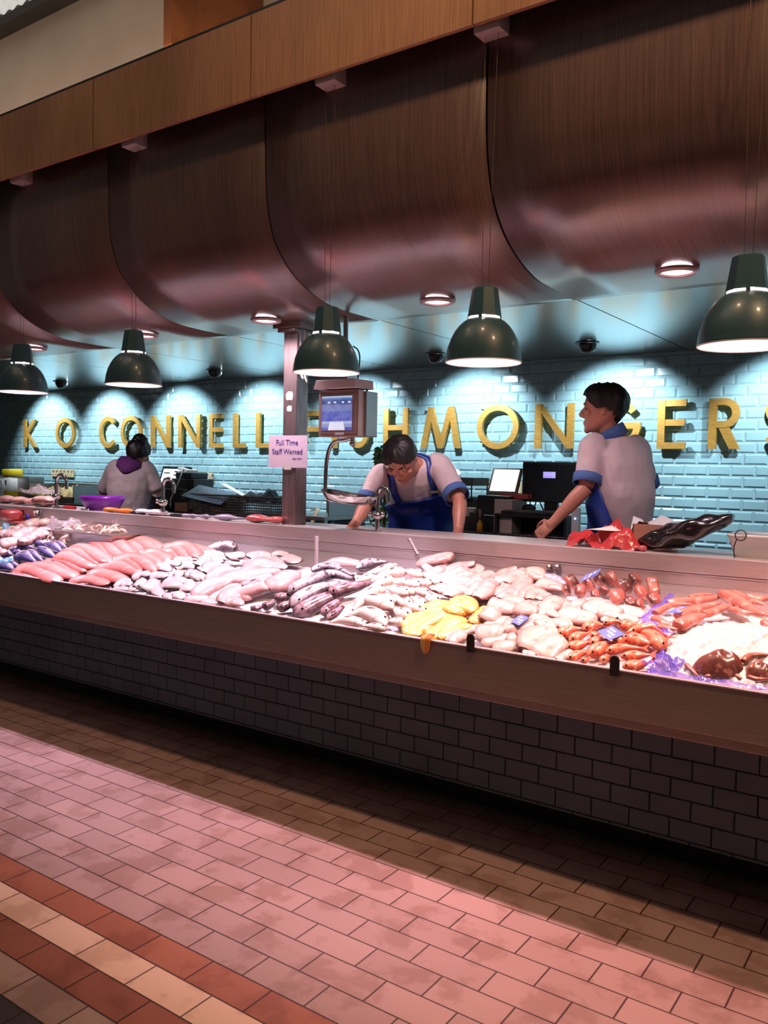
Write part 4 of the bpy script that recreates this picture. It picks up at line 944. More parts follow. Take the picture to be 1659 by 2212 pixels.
MAT['lilac'] = pm('lilac_paper', (238, 222, 242), (232, 212, 238), 3, .55)
m = MB(); m.box(0, sw, 0, .002, 0, sh); obj('sheet', m, MAT['lilac'], no)
m = MB(); m.box(sw*.4, sw*.6, -.0012, -.0004, -.012, .02); obj('tape', m, MAT['white'], no)
MAT['ink'] = pm('violet_ink', (98, 74, 156), (90, 66, 148), 8, .6)
def text(par, s, loc, size, mat, name='lettering', w=None, rx=PI/2, rz=0.):
    cu = bpy.data.curves.new(name, 'FONT'); cu.body = s; cu.size = size; cu.align_x = 'CENTER'; cu.extrude = .0004
    o = bpy.data.objects.new('tmp', cu); COL.objects.link(o); dg = bpy.context.evaluated_depsgraph_get(); dg.update()
    me = bpy.data.meshes.new_from_object(o.evaluated_get(dg)); bpy.data.objects.remove(o); me.materials.clear(); me.materials.append(mat)
    xs_ = [v.co.x for v in me.vertices]; k = 1.
    if w and xs_: k = w/(max(xs_)-min(xs_))
    o = bpy.data.objects.new(name, me); COL.objects.link(o); o.parent = par; o.location = loc; o.rotation_euler = (rx, 0, rz); o.scale = (k, 1 if not w else min(k, 1.25), 1)
    return o
text(no, 'Full Time', (sw*.48, -.001, sh*.70), .075, MAT['ink'], w=sw*.56)
text(no, 'Staff Wanted', (sw*.49, -.001, sh*.42), .075, MAT['ink'], w=sw*.78)
text(no, 'Apply Within', (sw*.75, -.001, sh*.26), .02, MAT['ink'], w=sw*.24)

SY = 3.66
ho = thing('weighing_scale', 'hanging steel weighing scale with lit screen and pan', 'scale', at_y(732, 943, SY))
O = Vector(ho.location)
def L2(px, py, y): return at_y(px, py, y)-O
MAT['scalebody'] = pm('scale_steel', (188, 158, 152), (168, 140, 134), 5, .4, .5)
a, b = L2(689, 845, SY), L2(773, 943, SY)
m = MB(); m.box(a.x, b.x, 0, .05, b.z, a.z); m.box(a.x+.015, b.x-.012, -.006, 0, b.z+.02, a.z-.02); obj('housing', m, MAT['scalebody'], ho, bevel=.006)
m = MB(); m.box(b.x-.30, b.x+.015, .05, .16, b.z+.002, a.z-.005); obj('rear_case', m, MAT['steel'], ho, bevel=.004)
m = MB(); c = L2(684, 842, SY); d = L2(772, 826, SY); m.prism([(c.x, c.z), (b.x, c.z), (b.x-.004, d.z+.02), (c.x+.018, d.z+.02)], -.03, .14); obj('top_tray', m, pm('beige_lid', (206, 186, 184), (190, 172, 170), 5, .5), ho, bevel=.004)
def scr_mat():
    t = NT('scale_screen'); v = t.coords((1, 1, 1)); f = t.noise(22, 4, .6, v)
    tc = t.n('ShaderNodeTexCoord'); sx_ = t.n('ShaderNodeSeparateXYZ'); t.l(tc.outputs['Generated'], sx_.inputs[0])
    zc = t.ramp(sx_.outputs[2], ((0, (.10, .10, .55)), (.08, (.34, .40, .75)), (.18, (.55, .62, .9)), (.26, (.12, .14, .6)), (.55, (.22, .26, .6)), (.73, (.18, .18, .48)), (.76, (.06, .09, .3)), (.88, (.10, .2, .6)), (.94, (.55, .62, .82))), 'CONSTANT')
    c_ = t.mixc(t.ramp(f, ((.45, (0, 0, 0, 1)), (.62, (1, 1, 1, 1)))), zc, (.55, .58, .85, 1)); t.set(Base_Color=(.02, .02, .03, 1), Emission_Color=t.mixc(.75, c_, zc), Emission_Strength=.75, Roughness=.2); return t.m
e, f_ = L2(698, 857, SY), L2(761, 929, SY)
m = MB(); m.box(e.x, f_.x, -.009, -.006, f_.z, e.z); obj('screen', m, scr_mat(), ho)
m = MB(); w_ = f_.x-e.x; h_ = e.z-f_.z
m.prism([(e.x+w_*(.22+.56*i/12), f_.z+h_*(.0 if i in (0, 12) else .05+.03*0+ (.16 if i % 2 else .22))) for i in range(13)], -.0098, -.0092)
obj('screen_picture', m, emit('screen_pale', (.52, .62, .8), .8), ho)
m = MB()
for q_ in (.25, .45, .72, .93): m.box(e.x+w_*(q_-.05), e.x+w_*(q_+.03), -.0098, -.0092, f_.z+h_*.79, f_.z+h_*.84)
obj('screen_digits', m, emit('screen_digits_glow', (.6, .75, .95), .8), ho)
m = MB(); g_ = L2(735, 937, SY); m.box(g_.x-.03, g_.x+.03, -.008, -.006, g_.z-.006, g_.z+.008); obj('plate', m, MAT['white'], ho)
m = MB(); hp = L2(745, 830, SY+.06); m.tube([(hp.x, .06, a.z), (hp.x, .06, ZC-O.z)], .014, 10); obj('hanger', m, MAT['steel'], ho)
m = MB(); q0, q1, q2, q3 = L2(745, 948, SY), L2(712, 957, SY), L2(699, 992, SY), L2(695, 1066, SY)
m.tube(bez([(q0.x+.03, .03, q0.z+.01), (q0.x-.01, .03, q0.z-.002), (q1.x, .03, q1.z), (q2.x, .03, q2.z), (q3.x, .03, q3.z)], 26), .0115, 10)
m.tube(bez([(q3.x, .03, q3.z), (q3.x+.03, .03, q3.z-.035), (q3.x+.12, .03, q3.z-.042)], 8), .009, 8); obj('arm', m, MAT['chrome'], ho)
m = MB(); m.tube([(q0.x+.03, .03, b.z), (q0.x+.03, .03, q0.z-.035)], [.012, .016], 10); m.ball((q0.x+.03, .03, q0.z-.025), .018, 10, 8); obj('hinge', m, MAT['chrome'], ho)
p_a, p_b = L2(692, 1060, SY), L2(806, 1078, SY); pc = (p_a+p_b)/2; hw = (p_b.x-p_a.x)/2
m = MB(); rings = []
for u, z in ((1, 0), (.97, -.004), (.86, -.03), (.6, -.046), (0.02, -.05)):
    rings.append([Vector((pc.x+hw*u*math.cos(2*PI*j/40), .03+hw*.62*u*math.sin(2*PI*j/40), pc.z+z+.012*(math.cos(2*PI*j/40)*u)**2+(p_b.z-p_a.z)/2*u*math.cos(2*PI*j/40))) for j in range(40)])
m.loft(rings, False); obj('pan', m, MAT['chrome'], ho, solid=.003)
m = MB(); r0 = L2(776, 834, SY+.08); m.tube(bez([(r0.x-.01, .09, r0.z+.0), (r0.x+.03, .09, r0.z-.005), (r0.x+.045, .09, r0.z-.02), (r0.x+.045, .1, a.z-.04)], 12), .006, 8); obj('power_lead', m, MAT['blackplastic'], ho)
m = MB(); u0 = L2(768, 757, SY+.1); m.tube(bez([(u0.x-.04, .13, u0.z+.03), (u0.x-.005, .13, u0.z+.005), (u0.x+.008, .13, u0.z-.05), (u0.x-.01, .13, a.z+.03)], 12), .004, 8); obj('cable', m, MAT['blackplastic'], ho)

# ------------------------------------------------------------------ taps on the worktop
WT = 1.153
def tap(px, base_py, top_py, span, label, TY=3.72):
    b = at_y(px, base_py, TY); tz = at_y(px, top_py, TY).z-b.z
    t = thing('swan_neck_tap', label, 'tap', (b.x, TY, WT), 'chrome taps on the worktop')
    tz = at_y(px, top_py, TY).z-WT; r = span/2; R_ = .0125
    m = MB(); pts = [(0, 0, .11), (0, 0, tz-r)]+[(r-r*math.cos(a), 0, tz-r+r*math.sin(a)) for a in [PI*i/12 for i in range(1, 13)]]+[(2*r, 0, tz-r-.04)]
    m.tube(pts, R_, 14); obj('spout', m, MAT['chrome'], t)
    m = MB(); m.tube([(0, 0, 0), (0, 0, .07)], .014, 14); m.tube([(0, 0, 0), (0, 0, .006)], .026, 18); obj('stem', m, MAT['chrome'], t)
    m = MB(); m.ball((0, 0, .088), .03, 16, 10, sc=(1, 1, .75)); obj('valve_body', m, MAT['chrome'], t)
    for s in (-1, 1):
        m = MB(); m.tube([(0, 0, .09), (s*.03, -.01, .095)], .009, 8); m.ball((s*.042, -.012, .097), .016, 12, 8, sc=(.8, 1, 1)); obj('handle', m, MAT['chrome'], t)
tap(122, 1098, 1025, .13, 'swan-neck tap at the left under the wall socket')
tap(352, 1115, 1034, .105, 'swan-neck tap right of the woman in the purple hood')
tap(815, 1153, 1053, .07, 'swan-neck tap in front of the bending man')

# ------------------------------------------------------------------ small things on the worktop
def on_wt(px, py): return at_z(px, py, WT)
def wt_y(px, y): p = at_y(px, 1100, y); return Vector((p.x, y, WT))
MAT['purple'] = pm('purple_plastic', (128, 34, 170), (112, 26, 152), 4, .3, coat=.2)
q = wt_y(222, 3.86); m = MB(); rr = .165
m.lathe([(.001, .004), (.10, .004), (.112, .0), (.118, .008), (.145, .06), (.165, .1), (.167, .1), (.147, .06), (.12, .012), (.1, .009), (.001, .009)], n=40)
o = obj('bowl', m, MAT['purple']); o.location = q; tag(o, 'bright purple plastic bowl on the worktop', 'bowl')
MAT['orange'] = pm('orange_rubber', (244, 140, 52), (230, 116, 34), 8, .4); MAT['navy'] = pm('black_rubber', (34, 34, 42), (26, 26, 34), 8, .45)
def bundle(name, label, cat, px, py, L_, w, h, mat, rz=0, seed=0, y=None, kind='slab', wav=.14):
    q = wt_y(px, y or 3.70); pts = [(-L_/2, 0, h*.5), (-L_/6, .01, h*.62), (L_/6, -.008, h*.55), (L_/2, 0, h*.4)]
    m = MB(); sp = bez(pts, 16); rings = []
    for i, p in enumerate(sp):
        u = i/15; r = prof_at(kind, u)*w/2*(1+wav*math.sin(u*11+seed))
        rings.append([Vector((p.x, p.y+r*math.cos(2*PI*j/14), p.z*(.6+.4*math.sin(u*9+seed)**2)*.0+h*.5+h*.48*math.sin(2*PI*j/14)*prof_at(kind, u)*(.8+.2*math.sin(u*8+seed)))) for j in range(14)])
    m.loft(rings, True, True, False, True); o = obj(name, m, mat); o.location = q; o.rotation_euler = (0, 0, rz); tag(o, label, cat); return o
bundle('rubber_glove', 'orange rubber glove lying beside the purple bowl', 'glove', 256, 1105, .30, .07, .04, MAT['orange'], .0, 1, 3.69)
def knife(label, px, y, rz, L_=.16, hm='navy'):
    k = thing('knife', label, 'knife', wt_y(px, y), 'knives on the worktop', rz)
    m = MB(); m.tube([(0, 0, .012), (.04, 0, .014), (.10, 0, .013), (.13, 0, .012)], [.010, .013, .012, .011], 10); obj('handle', m, MAT[hm], k)
    m = MB(); m.prism([(0, .010), (-L_, .012), (-L_*.75, .030), (0, .026)], -.0012, .0012, Matrix.Rotation(.9, 4, 'X')); obj('blade', m, MAT['steel'], k)
MAT['redplastic'] = pm('red_plastic', (190, 44, 50), (170, 36, 42), 6, .35)
knife('black-handled knife right of the orange glove', 284, 3.69, .05)
knife('black-handled knife right of the second tap', 368, 3.70, .5)
knife('red-handled knife beside the left tap', 137, 3.72, .1, .1, 'redplastic')
bundle('cloth', 'white folded cloth between two black-handled knives', 'cloth', 328, 1110, .26, .1, .045, MAT['lilac'], .1, 2, 3.72)
rf = MAT['lilac']; MAT['rolled'] = pm('silver_skin', (176, 160, 188), (120, 106, 132), 14, .3, coat=.4)
bundle('fish_fillet', 'grey-violet fish fillet, leftmost of four by the post', 'fish', 416, 1115, .15, .05, .035, MAT['rolled'], .12, 3, 3.70, 'tent')
bundle('fish_fillet', 'short rolled silver fillet, second of four by the post', 'fish', 447, 1118, .11, .05, .038, MAT['rolled'], .1, 4, 3.70, 'tent')
bundle('fish_fillet', 'long rolled silver fillet, third of four by the post', 'fish', 500, 1122, .26, .07, .045, MAT['rolled'], .1, 5, 3.70, 'tent')
bundle('fish_fillet', 'pink-red fish side nearest the steel post', 'fish', 572, 1128, .27, .09, .055, FM['tuna'], .05, 6, 3.71, 'slab', .05)
m = MB(); m.tube([(0, 0, .006), (.05, .01, .006)], .006, 8); m.ball((.06, .01, .008), .01, 8, 6); m.ball((-.005, 0, .008), .008, 8, 6); o = obj('small_tap_lever', m, MAT['chrome']); o.name = 'corkscrew'; o.location = wt_y(177, 3.70); tag(o, 'tiny metal tool lying left of the purple bowl', 'tool')
MAT['palefish'] = FM['pale']
bundle('fish_skin', 'pink-white fish trimmings left of the first tap', 'fish', 62, 1090, .30, .12, .07, MAT['palefish'], .2, 7, 3.80, 'slab', .3)
bundle('fish_skin', 'white fish trimmings under the plastic sheet by the tap', 'fish', 98, 1092, .26, .14, .09, FM['white'], -.2, 8, 3.78, 'slab', .25)
bundle('fish_skin', 'pink fish piece at the far left end of the worktop', 'fish', 12, 1085, .24, .12, .07, MAT['palefish'], .0, 9, 3.84, 'slab', .1)
crumple('plastic_sheet', 'clear plastic sheet draped over the fish trimmings', 'plastic film', wt_y(84, 3.93)+Vector((0, 0, .09)), .22, .07, .05, MAT['film'], 12)

# right end of the worktop
MAT['redbag'] = glassy('red_film', (206, 62, 66), .9, .18, 18); MAT['blackbag'] = pm('black_polythene', (26, 20, 24), (40, 32, 36), 14, .16, bump=.6, coat=.6)
q = wt_y(1322, 3.82); o = crumple('red_bag', 'red plastic bag of seafood in front of the standing man', 'bag', q, .165, .13, .085, MAT['redbag'], 3)
m = MB(); m.sheet([[(-.01+u*.07+(.02*v), -.10+v*.09, .098-.03*abs(u)*v-.02*(1-v)**2+.004) for u in (-1, -.5, 0, .5, 1)] for v in (0, .3, .6, 1)]); o2 = obj('paper_note', m, MAT['white']); o2.location = q; tag(o2, 'white paper slip lying on the red bag', 'paper')
q = wt_y(1462, 3.80); m = MB(); rings = []; n = 22
for i in range(15):
    u = i/14; cx = -.16+.40*u; cz = .035+.13*u**1.3; r = .012+.07*math.sin(PI*min(1, u*.94+.03))**.8*(1-.30*u); ring = []
    for j in range(n):
        an = 2*PI*j/n; k = 1+.14*math.sin(3*an+i*.9)+.1*math.sin(5*an-i*1.3); ring.append((cx, r*k*math.cos(an)*1.2, max(.002, cz+r*k*math.sin(an)*.8)))
    rings.append(ring)
m.loft(rings); o = obj('black_bag', m, MAT['blackbag']); o.location = q; tag(o, 'shiny black plastic bag pointing up right on the worktop', 'bag')
q = wt_y(1418, 3.95); MAT['card'] = pm('brown_card', (214, 160, 130), (198, 146, 118), 5, .8)
bx = thing('cardboard_box', 'open cardboard box lined with white paper behind the black bag', 'box', q)
m = MB(); W_, D_, H_ = .09, .06, .11
for z in (0,): m.box(-W_, W_, -D_, D_, 0, .004); m.box(-W_, W_, -D_, -D_+.004, .004, H_); m.box(-W_, W_, D_-.004, D_, .004, H_); m.box(-W_, -W_+.004, -D_, D_, .004, H_); m.box(W_-.004, W_, -D_, D_, .004, H_)
obj('carton', m, MAT['card'], bx)
m = MB(); m.sheet([[(u*.1, v*.06, .10+.03*math.sin(4*u+3*v)+.03*(1-abs(v))) for u in (-1, -.6, -.2, .2, .6, 1)] for v in (-1, -.4, .2, .9)]); obj('liner_paper', m, MAT['white'], bx)
q = wt_y(1650, 3.86); tb = thing('white_tub', 'white tub covered with clear film at the right edge', 'tub', q)
m = MB(); m.lathe([(.10, 0), (.125, .085), (.13, .087), (.13, .097), (.122, .097), (.12, .085), (.097, .005), (.001, .005)], n=28, sq=5); obj('tub', m, pm('white_plastic', (232, 230, 226), (222, 220, 216), 4, .35), tb)
m = MB(); m.lathe([(.121, .092), (.06, .096), (.001, .093)], n=28, sq=5); obj('film_lid', m, MAT['film'], tb)
m = MB(); m.tube([(-.06+.022*math.cos(a), -.135, .095+.022*math.sin(a)) for a in [2*PI*i/20 for i in range(20)]], .0022, 6, closed=True); m.tube(bez([(-.075, -.135, .078), (-.085, -.137, .04), (-.08, -.137, .0)], 8), .0022, 6); obj('tie_loop', m, MAT['blackplastic'], tb)
b_ = bundle('offcut', 'tiny dark red offcut beside the red bag', 'fish', 1386, 1190, .06, .04, .03, FM['tuna'], 0, 2, 3.70)
# ------------------------------------------------------------------ back counter along the wall
BCY, BCZ = 5.30, 1.06
MAT['granite'] = pm('dark_granite', (38, 36, 36), (58, 54, 52), 60, .28)
bc = thing('back_counter', 'long dark counter against the tiled wall at the left', 'counter', (-7.6, 5.6, .16))
m = MB(); m.box(-12.3+7.6, -4.86+7.6, BCY-5.6, YW-.012-5.6, BCZ-.05-.16, BCZ-.16); obj('top', m, MAT['granite'], bc, bevel=.004)
m = MB(); m.box(-12.3+7.6, -4.88+7.6, BCY+.05-5.6, YW-.02-5.6, 0, BCZ-.05-.16); obj('cabinet', m, MAT['black'], bc)
def bc_at(px, y): p = at_y(px, 1080, y); return Vector((p.x, y, BCZ))
# stainless sink table right of the post
q0, q1 = at_y(646, 1115, 5.5), at_y(723, 1115, 5.5)
stt = thing('steel_table', 'stainless steel table with upstand right of the post', 'table', ((q0.x+q1.x)/2, 5.62, .16))
hw = (q1.x-q0.x)/2; zt2 = q1.z-.16-.0
m = MB(); m.box(-hw, hw, -.26, .28, zt2-.035, zt2); m.box(-hw, hw, .25, .28, zt2, zt2+.14); m.box(hw-.012, hw, -.2, .28, zt2, zt2+.12); obj('top', m, MAT['steel'], stt, bevel=.004)
for sx_ in (-1, 1):
    for sy_ in (-.22, .24):
        m = MB(); m.box(sx_*(hw-.03)-.02, sx_*(hw-.03)+.02, sy_-.02, sy_+.02, 0, zt2-.035); obj('leg', m, MAT['steel'], stt)
m = MB(); m.box(-hw+.02, hw-.02, -.24, .24, .2, .22); obj('shelf', m, MAT['steel'], stt)
m = MB(); m.tube(bez([(-.12, -.05, zt2+.03), (-.02, -.08, zt2+.05), (.06, -.2, zt2+.02), (.07, -.28, zt2-.09)], 14), [.018]*14, 8, flat=.35); m.v = [(x+stt.location.x, y+stt.location.y, z+.16) for x, y, z in m.v]
o = obj('rubber_strap', m, MAT['cream']); tag(o, 'pale cream strap hanging over the steel table', 'strap')

def sockets(px, py, n, label, w=.146):
    q = at_y(px, py, YW-.006); t = thing('wall_socket', label, 'socket', (q.x, YW-.006, q.z), 'cream sockets on the tiled wall')
    for i in range(n):
        x = (i-(n-1)/2)*w
        m = MB(); m.box(x-w/2+.001, x+w/2-.001, -.022, 0, -.044, .044); obj('plate', m, MAT['cream'], t, bevel=.003)
        for s in (-.035, .035):
            m = MB(); m.box(x+s-.004, x+s+.004, -.0235, -.022, .006, .026); m.box(x+s-.016, x+s-.006, -.0235, -.022, -.024, -.016); m.box(x+s+.006, x+s+.016, -.0235, -.022, -.024, -.016); m.box(x+s+.016, x+s+.026, -.0245, -.022, .01, .034)
            obj('outlet', m, MAT['blackplastic'], t)
    return t
sockets(137, 1022, 3, 'three-gang cream socket above the left tap', .146)
so = sockets(425, 1030, 2, 'cream double sockets behind the till, one with a white plug')
m = MB(); m.box(.05, .10, -.06, -.022, -.03, .01); m.tube(bez([(.07, -.05, -.03), (.072, -.05, -.1), (.068, -.04, -.17)], 8), .004, 6); obj('plug', m, MAT['white'], so)
so2 = sockets(455, 1031, 1, 'single cream socket right of the double sockets', .09)
m = MB(); m.box(-.012, .012, -.04, -.022, -.02, .02); m.tube(bez([(0, -.04, -.02), (-.03, -.04, -.08), (-.06, -.03, -.14)], 8), .004, 6); obj('plug', m, MAT['white'], so2)
sockets(1092, 1052, 2, 'cream sockets behind the small till at the right', .146)
# things on the back counter, left to right
MAT['clear'] = glassy('clear_plastic', (206, 222, 226), .35, .08, 10); MAT['yellow'] = pm('yellow_plastic', (238, 206, 36), (226, 192, 28), 5, .4)
q = bc_at(10, 5.62); t = thing('water_bottle', 'tall clear plastic water bottle left of the yellow tub', 'bottle', q)
m = MB(); m.lathe([(.001, 0), (.06, 0), (.063, .01), (.063, .05), (.06, .055), (.063, .06), (.063, .1), (.06, .105), (.063, .11), (.063, .2), (.05, .25), (.02, .29), (.016, .31)], n=24); obj('body', m, MAT['clear'], t)
m = MB(); m.lathe([(.019, .305), (.019, .33), (.001, .331)], n=16); obj('cap', m, MAT['white'], t)
m = MB(); m.lathe([(.0638, .125), (.0638, .185)], n=24); obj('wrapper', m, MAT['lilac'], t)
q = bc_at(27, 5.55); t = thing('sharps_tub', 'white tub with yellow lid and yellow base band', 'tub', q)
m = MB(); m.lathe([(.001, 0), (.085, 0), (.09, .005), (.092, .27), (.001, .27)], n=28, sq=5); obj('body', m, MAT['white'], t)
m = MB(); m.lathe([(.094, .262), (.096, .27), (.096, .335), (.085, .345), (.001, .345)], n=28, sq=5); obj('lid', m, MAT['yellow'], t)
m = MB(); m.lathe([(.0905, .01), (.0935, .09)], n=28, sq=5); obj('band', m, MAT['yellow'], t)
m = MB(); m.lathe([(.018, 0), (.001, .0005)], n=18, T=Matrix.Translation((.02, -.0955, .2)) @ Matrix.Rotation(PI/2, 4, 'X')); obj('round_mark', m, MAT['blackplastic'], t)
q = bc_at(0, 5.45); m = MB(); m.tube(bez([(-.06, 0, .0), (-.06, 0, .16), (0, 0, .22), (.05, 0, .17), (.05, 0, 0)], 20), .012, 10); o = obj('steel_hoop', m, MAT['white']); o.location = q; tag(o, 'white curved handle at the left edge of the back counter', 'handle')
q = bc_at(62, 5.66); m = MB(); m.box(-.14, .16, -.1, .1, 0, .26); o = obj('steel_bin', m, MAT['steel'], bevel=.004); o.location = q; tag(o, 'plain grey steel container right of the yellow tub', 'container')
q = bc_at(140, 5.64); t = thing('steel_basin', 'open steel basin full of cream paper under the socket', 'basin', q)
m = MB(); m.box(-.42, .42, -.18, .2, 0, .012); m.box(-.42, .42, .19, .2, .012, .2); m.box(.41, .42, -.18, .2, .012, .19); m.box(-.42, -.41, -.18, .2, .012, .19); m.box(-.42, .42, -.18, -.17, .012, .06); obj('shell', m, MAT['steel'], t)
MAT['creampaper'] = pm('cream_paper', (240, 214, 160), (226, 196, 142), 7, .7)
for i, (dx, sx2, hh_) in enumerate(((-.22, .13, .10), (.0, .16, .14), (.22, .18, .12))):
    o = crumple('paper_wad', 'x', 'paper', q+Vector((dx, 0, .014)), sx2*.8, .13, hh_, MAT['creampaper'], 20+i, group='cream paper wads in the basin')
    o['label'] = ['left cream paper wad in the steel basin', 'tallest cream paper wad in the middle of the basin', 'right cream paper wad in the steel basin'][i]
q = bc_at(358, 5.52)
t = thing('till', 'black till with a tilted lit screen right of the woman', 'till', q)
T = Matrix.Rotation(-.35, 4, 'X')
m = MB(); m.box(-.2, .2, -.02, .02, .16, .44, Matrix.Translation((0, 0, .0)) @ T); obj('display_frame', m, MAT['blackplastic'], t, bevel=.006)
m = MB(); m.box(-.17, .15, -.023, -.02, .20, .41, T); obj('screen', m, emit('till_screen_glow', (.45, .58, .72), .7), t)
m = MB()
for x0_, x1_, z0_ in ((-.15, -.06, .36), (.0, .06, .375), (.07, .13, .375), (.0, .13, .34)): m.box(x0_, x1_, -.0245, -.023, z0_, z0_+.012, T)
obj('screen_menu', m, MAT['blackplastic'], t)
m = MB(); m.box(-.08, .36, .03, .3, .0, .30); m.box(.0, .32, -.06, .03, .0, .20); m.box(.08, .3, .05, .28, .30, .36); obj('printer_case', m, MAT['blackplastic'], t, bevel=.01)
m = MB(); m.box(-.34, .34, -.16, .3, 0, .055); obj('cash_drawer', m, MAT['black'], t, bevel=.004)
m = MB(); m.box(.02, .16, .06, .2, .40, .425, Matrix.Rotation(.2, 4, 'Y')); o = obj('paper_slips', m, MAT['white']); o.location = q; o.name = 'receipt_pad'; tag(o, 'white receipt pad lying on top of the black till', 'paper')
m = MB(); m.tube(bez([(.14, .1, .42), (.24, -.02, .33), (.20, -.06, .18), (.17, -.08, .1), (.30, -.2, .03)], 26), .006, 8); o = obj('white_cable', m, MAT['white']); o.location = q; tag(o, 'white cable looping down from the till top', 'cable')
q = bc_at(397, 5.36); m = MB(); m.box(-.07, .07, -.05, .05, 0, .08); o = obj('card_box', m, MAT['card'], bevel=.003); o.location = q; tag(o, 'small brown box on the back counter before the till', 'box')
q = bc_at(430, 5.36); m = MB(); m.tube(bez([(-.11, 0, .01), (-.02, 0, .05), (.09, 0, .07), (.12, 0, .03)], 14), .022, 8, flat=.5); o = obj('stapler', m, MAT['blackplastic']); o.location = q; tag(o, 'black stapler lying before the left wire basket', 'stapler')
q = bc_at(421, 5.60); m = MB(); m.box(-.05, .05, -.05, .05, 0, .16); o = obj('cream_box', m, MAT['creampaper'], bevel=.003); o.location = q; tag(o, 'small cream box between the till and the left basket', 'box')
def basket(px, w, label, env):
    q = bc_at(px, 5.50); t = thing('wire_basket', label, 'basket', q, 'perforated grey baskets on the back counter')
    D_ = .16; H_ = .165
    def wall(p0, p1, nm):
        m = MB(); p0, p1 = Vector(p0), Vector(p1); L_ = (p1-p0).length; k = max(3, int(L_/.022)); d = (p1-p0)/L_; nrm = Vector((-d.y, d.x, 0))*.003
        for i in range(k+1):
            c_ = p0.lerp(p1, i/k); m.tube([c_, c_+Vector((0, 0, H_))], .0042, 4, False)
        for j in range(8):
            z = Vector((0, 0, H_*j/7)); m.tube([p0+z, p1+z], .0046 if j < 7 else .009, 4, False)
        obj(nm, m, MAT['basket'], t)
    c_ = [(-w/2, -D_, 0), (w/2, -D_, 0), (w/2, D_, 0), (-w/2, D_, 0)]
    for i, nm in enumerate(('front_mesh', 'side_mesh', 'back_mesh', 'side_mesh')): wall(c_[i], c_[(i+1) % 4], nm)
    m = MB(); m.box(-w/2, w/2, -D_, D_, 0, .004); obj('base', m, MAT['basket'], t)
    return q
MAT['basket'] = pm('grey_mesh', (74, 70, 68), (60, 56, 55), 9, .5)
q = basket(465, .62, 'left grey mesh basket of papers on the back counter', 0)
m = MB(); m.box(-.30, .22, -.10, .13, .17, .176, Matrix.Rotation(.12, 4, 'Y') @ Matrix.Rotation(.45, 4, 'X')); o = obj('plastic_folder', m, pm('blue_grey_sleeve', (120, 150, 172), (104, 134, 156), 5, .3)); o.location = q+Vector((.06, -.05, 0)); tag(o, 'blue-grey plastic folder lying in the left mesh basket', 'folder')
m = MB(); m.box(-.02, .32, -.02, .05, .21, .214, Matrix.Rotation(.35, 4, 'Y')); o = obj('paper_sheet', m, MAT['white']); o.location = q+Vector((.0, .03, .06)); tag(o, 'white paper sheet slanting on the left mesh basket', 'paper')
m = MB(); m.box(-.1, .25, -.1, .1, .01, .13); o = obj('paper_bundle', m, MAT['creampaper'], bevel=.01); o.location = q; tag(o, 'bundle of cream papers seen through the left mesh basket', 'paper')
q = basket(566, .62, 'right grey mesh basket beside the steel post', 1)
MAT['teal'] = pm('dark_teal_cloth', (48, 66, 76), (38, 54, 64), 6, .6)
crumple('dark_bag', 'dark blue-grey bags heaped in the right mesh basket', 'bag', q+Vector((.02, 0, .11)), .22, .13, .09, MAT['teal'], 31)

# right hand group: shelf, small till, monitor
dk = thing('desk', 'dark desk with tills against the tiled wall at the right', 'desk', (-2.7, 5.6, .16))
m = MB(); m.box(-.95, .75, -.32, .3, .86, .90); obj('top', m, MAT['granite'], dk, bevel=.004)
m = MB(); m.box(-.93, .73, -.28, .29, 0, .86); obj('cabinet', m, MAT['black'], dk)
def dk_at(px, y, z=BCZ): p = at_y(px, 1080, y); return Vector((p.x, y, z))
q = dk_at(1187, 5.50); ms = thing('monitor', 'large black computer monitor on the desk', 'monitor', q)
a, b = at_y(1129, 997, 5.50)-q, at_y(1252, 1088, 5.50)-q
m = MB(); m.box(a.x, b.x, 0, .05, b.z, a.z); obj('bezel', m, MAT['blackplastic'], ms, bevel=.006)
m = MB(); m.box(a.x+.018, b.x-.018, -.002, 0, b.z+.035, a.z-.018); obj('screen', m, pm('dark_glass', (16, 15, 17), (20, 19, 21), 3, .2), ms)
c, d = at_y(1174, 1019, 5.5)-q, at_y(1200, 1033, 5.5)-q
m = MB(); m.box(c.x, d.x, -.004, -.002, d.z, c.z); obj('message_window', m, emit('blue_window_glow', (.22, .22, .95), 1.0), ms)
m = MB(); m.box(c.x+(d.x-c.x)*.2, d.x-(d.x-c.x)*.2, -.0055, -.004, d.z+(c.z-d.z)*.3, c.z-(c.z-d.z)*.3); obj('message_bar', m, emit('violet_bar_glow', (.45, .2, .85), .9), ms)
m = MB(); m.ball((b.x-.07, -.003, b.z+.016), .004, 8, 6); obj('power_light', m, emit('green_led', (.3, 1, .1), 3), ms)
m = MB(); m.box(-.05, .05, .02, .06, .03, b.z+.02); m.box(-.12, .12, -.04, .12, .0, .03); obj('stand', m, MAT['blackplastic'], ms, bevel=.004)
q = dk_at(1088, 5.52); tl = thing('small_till', 'grey till with a small bright screen left of the monitor', 'till', q)
a, b = at_y(1050, 1105, 5.40)-q, at_y(1090, 1160, 5.40)-q
m = MB(); m.prism([(-.14, 0), (.14, 0), (.13, .2), (.12, .26), (-.13, .26), (-.14, .2)], -.16, .12); obj('printer_body', m, MAT['blackplastic'], tl, bevel=.008)
T = Matrix.Translation((0.02, -.08, .27)) @ Matrix.Rotation(-.45, 4, 'X')
m = MB(); m.box(-.12, .12, 0, .02, 0, .21, T); obj('display_frame', m, pm('grey_plastic', (120, 112, 106), (104, 98, 92), 6, .4), tl, bevel=.004)
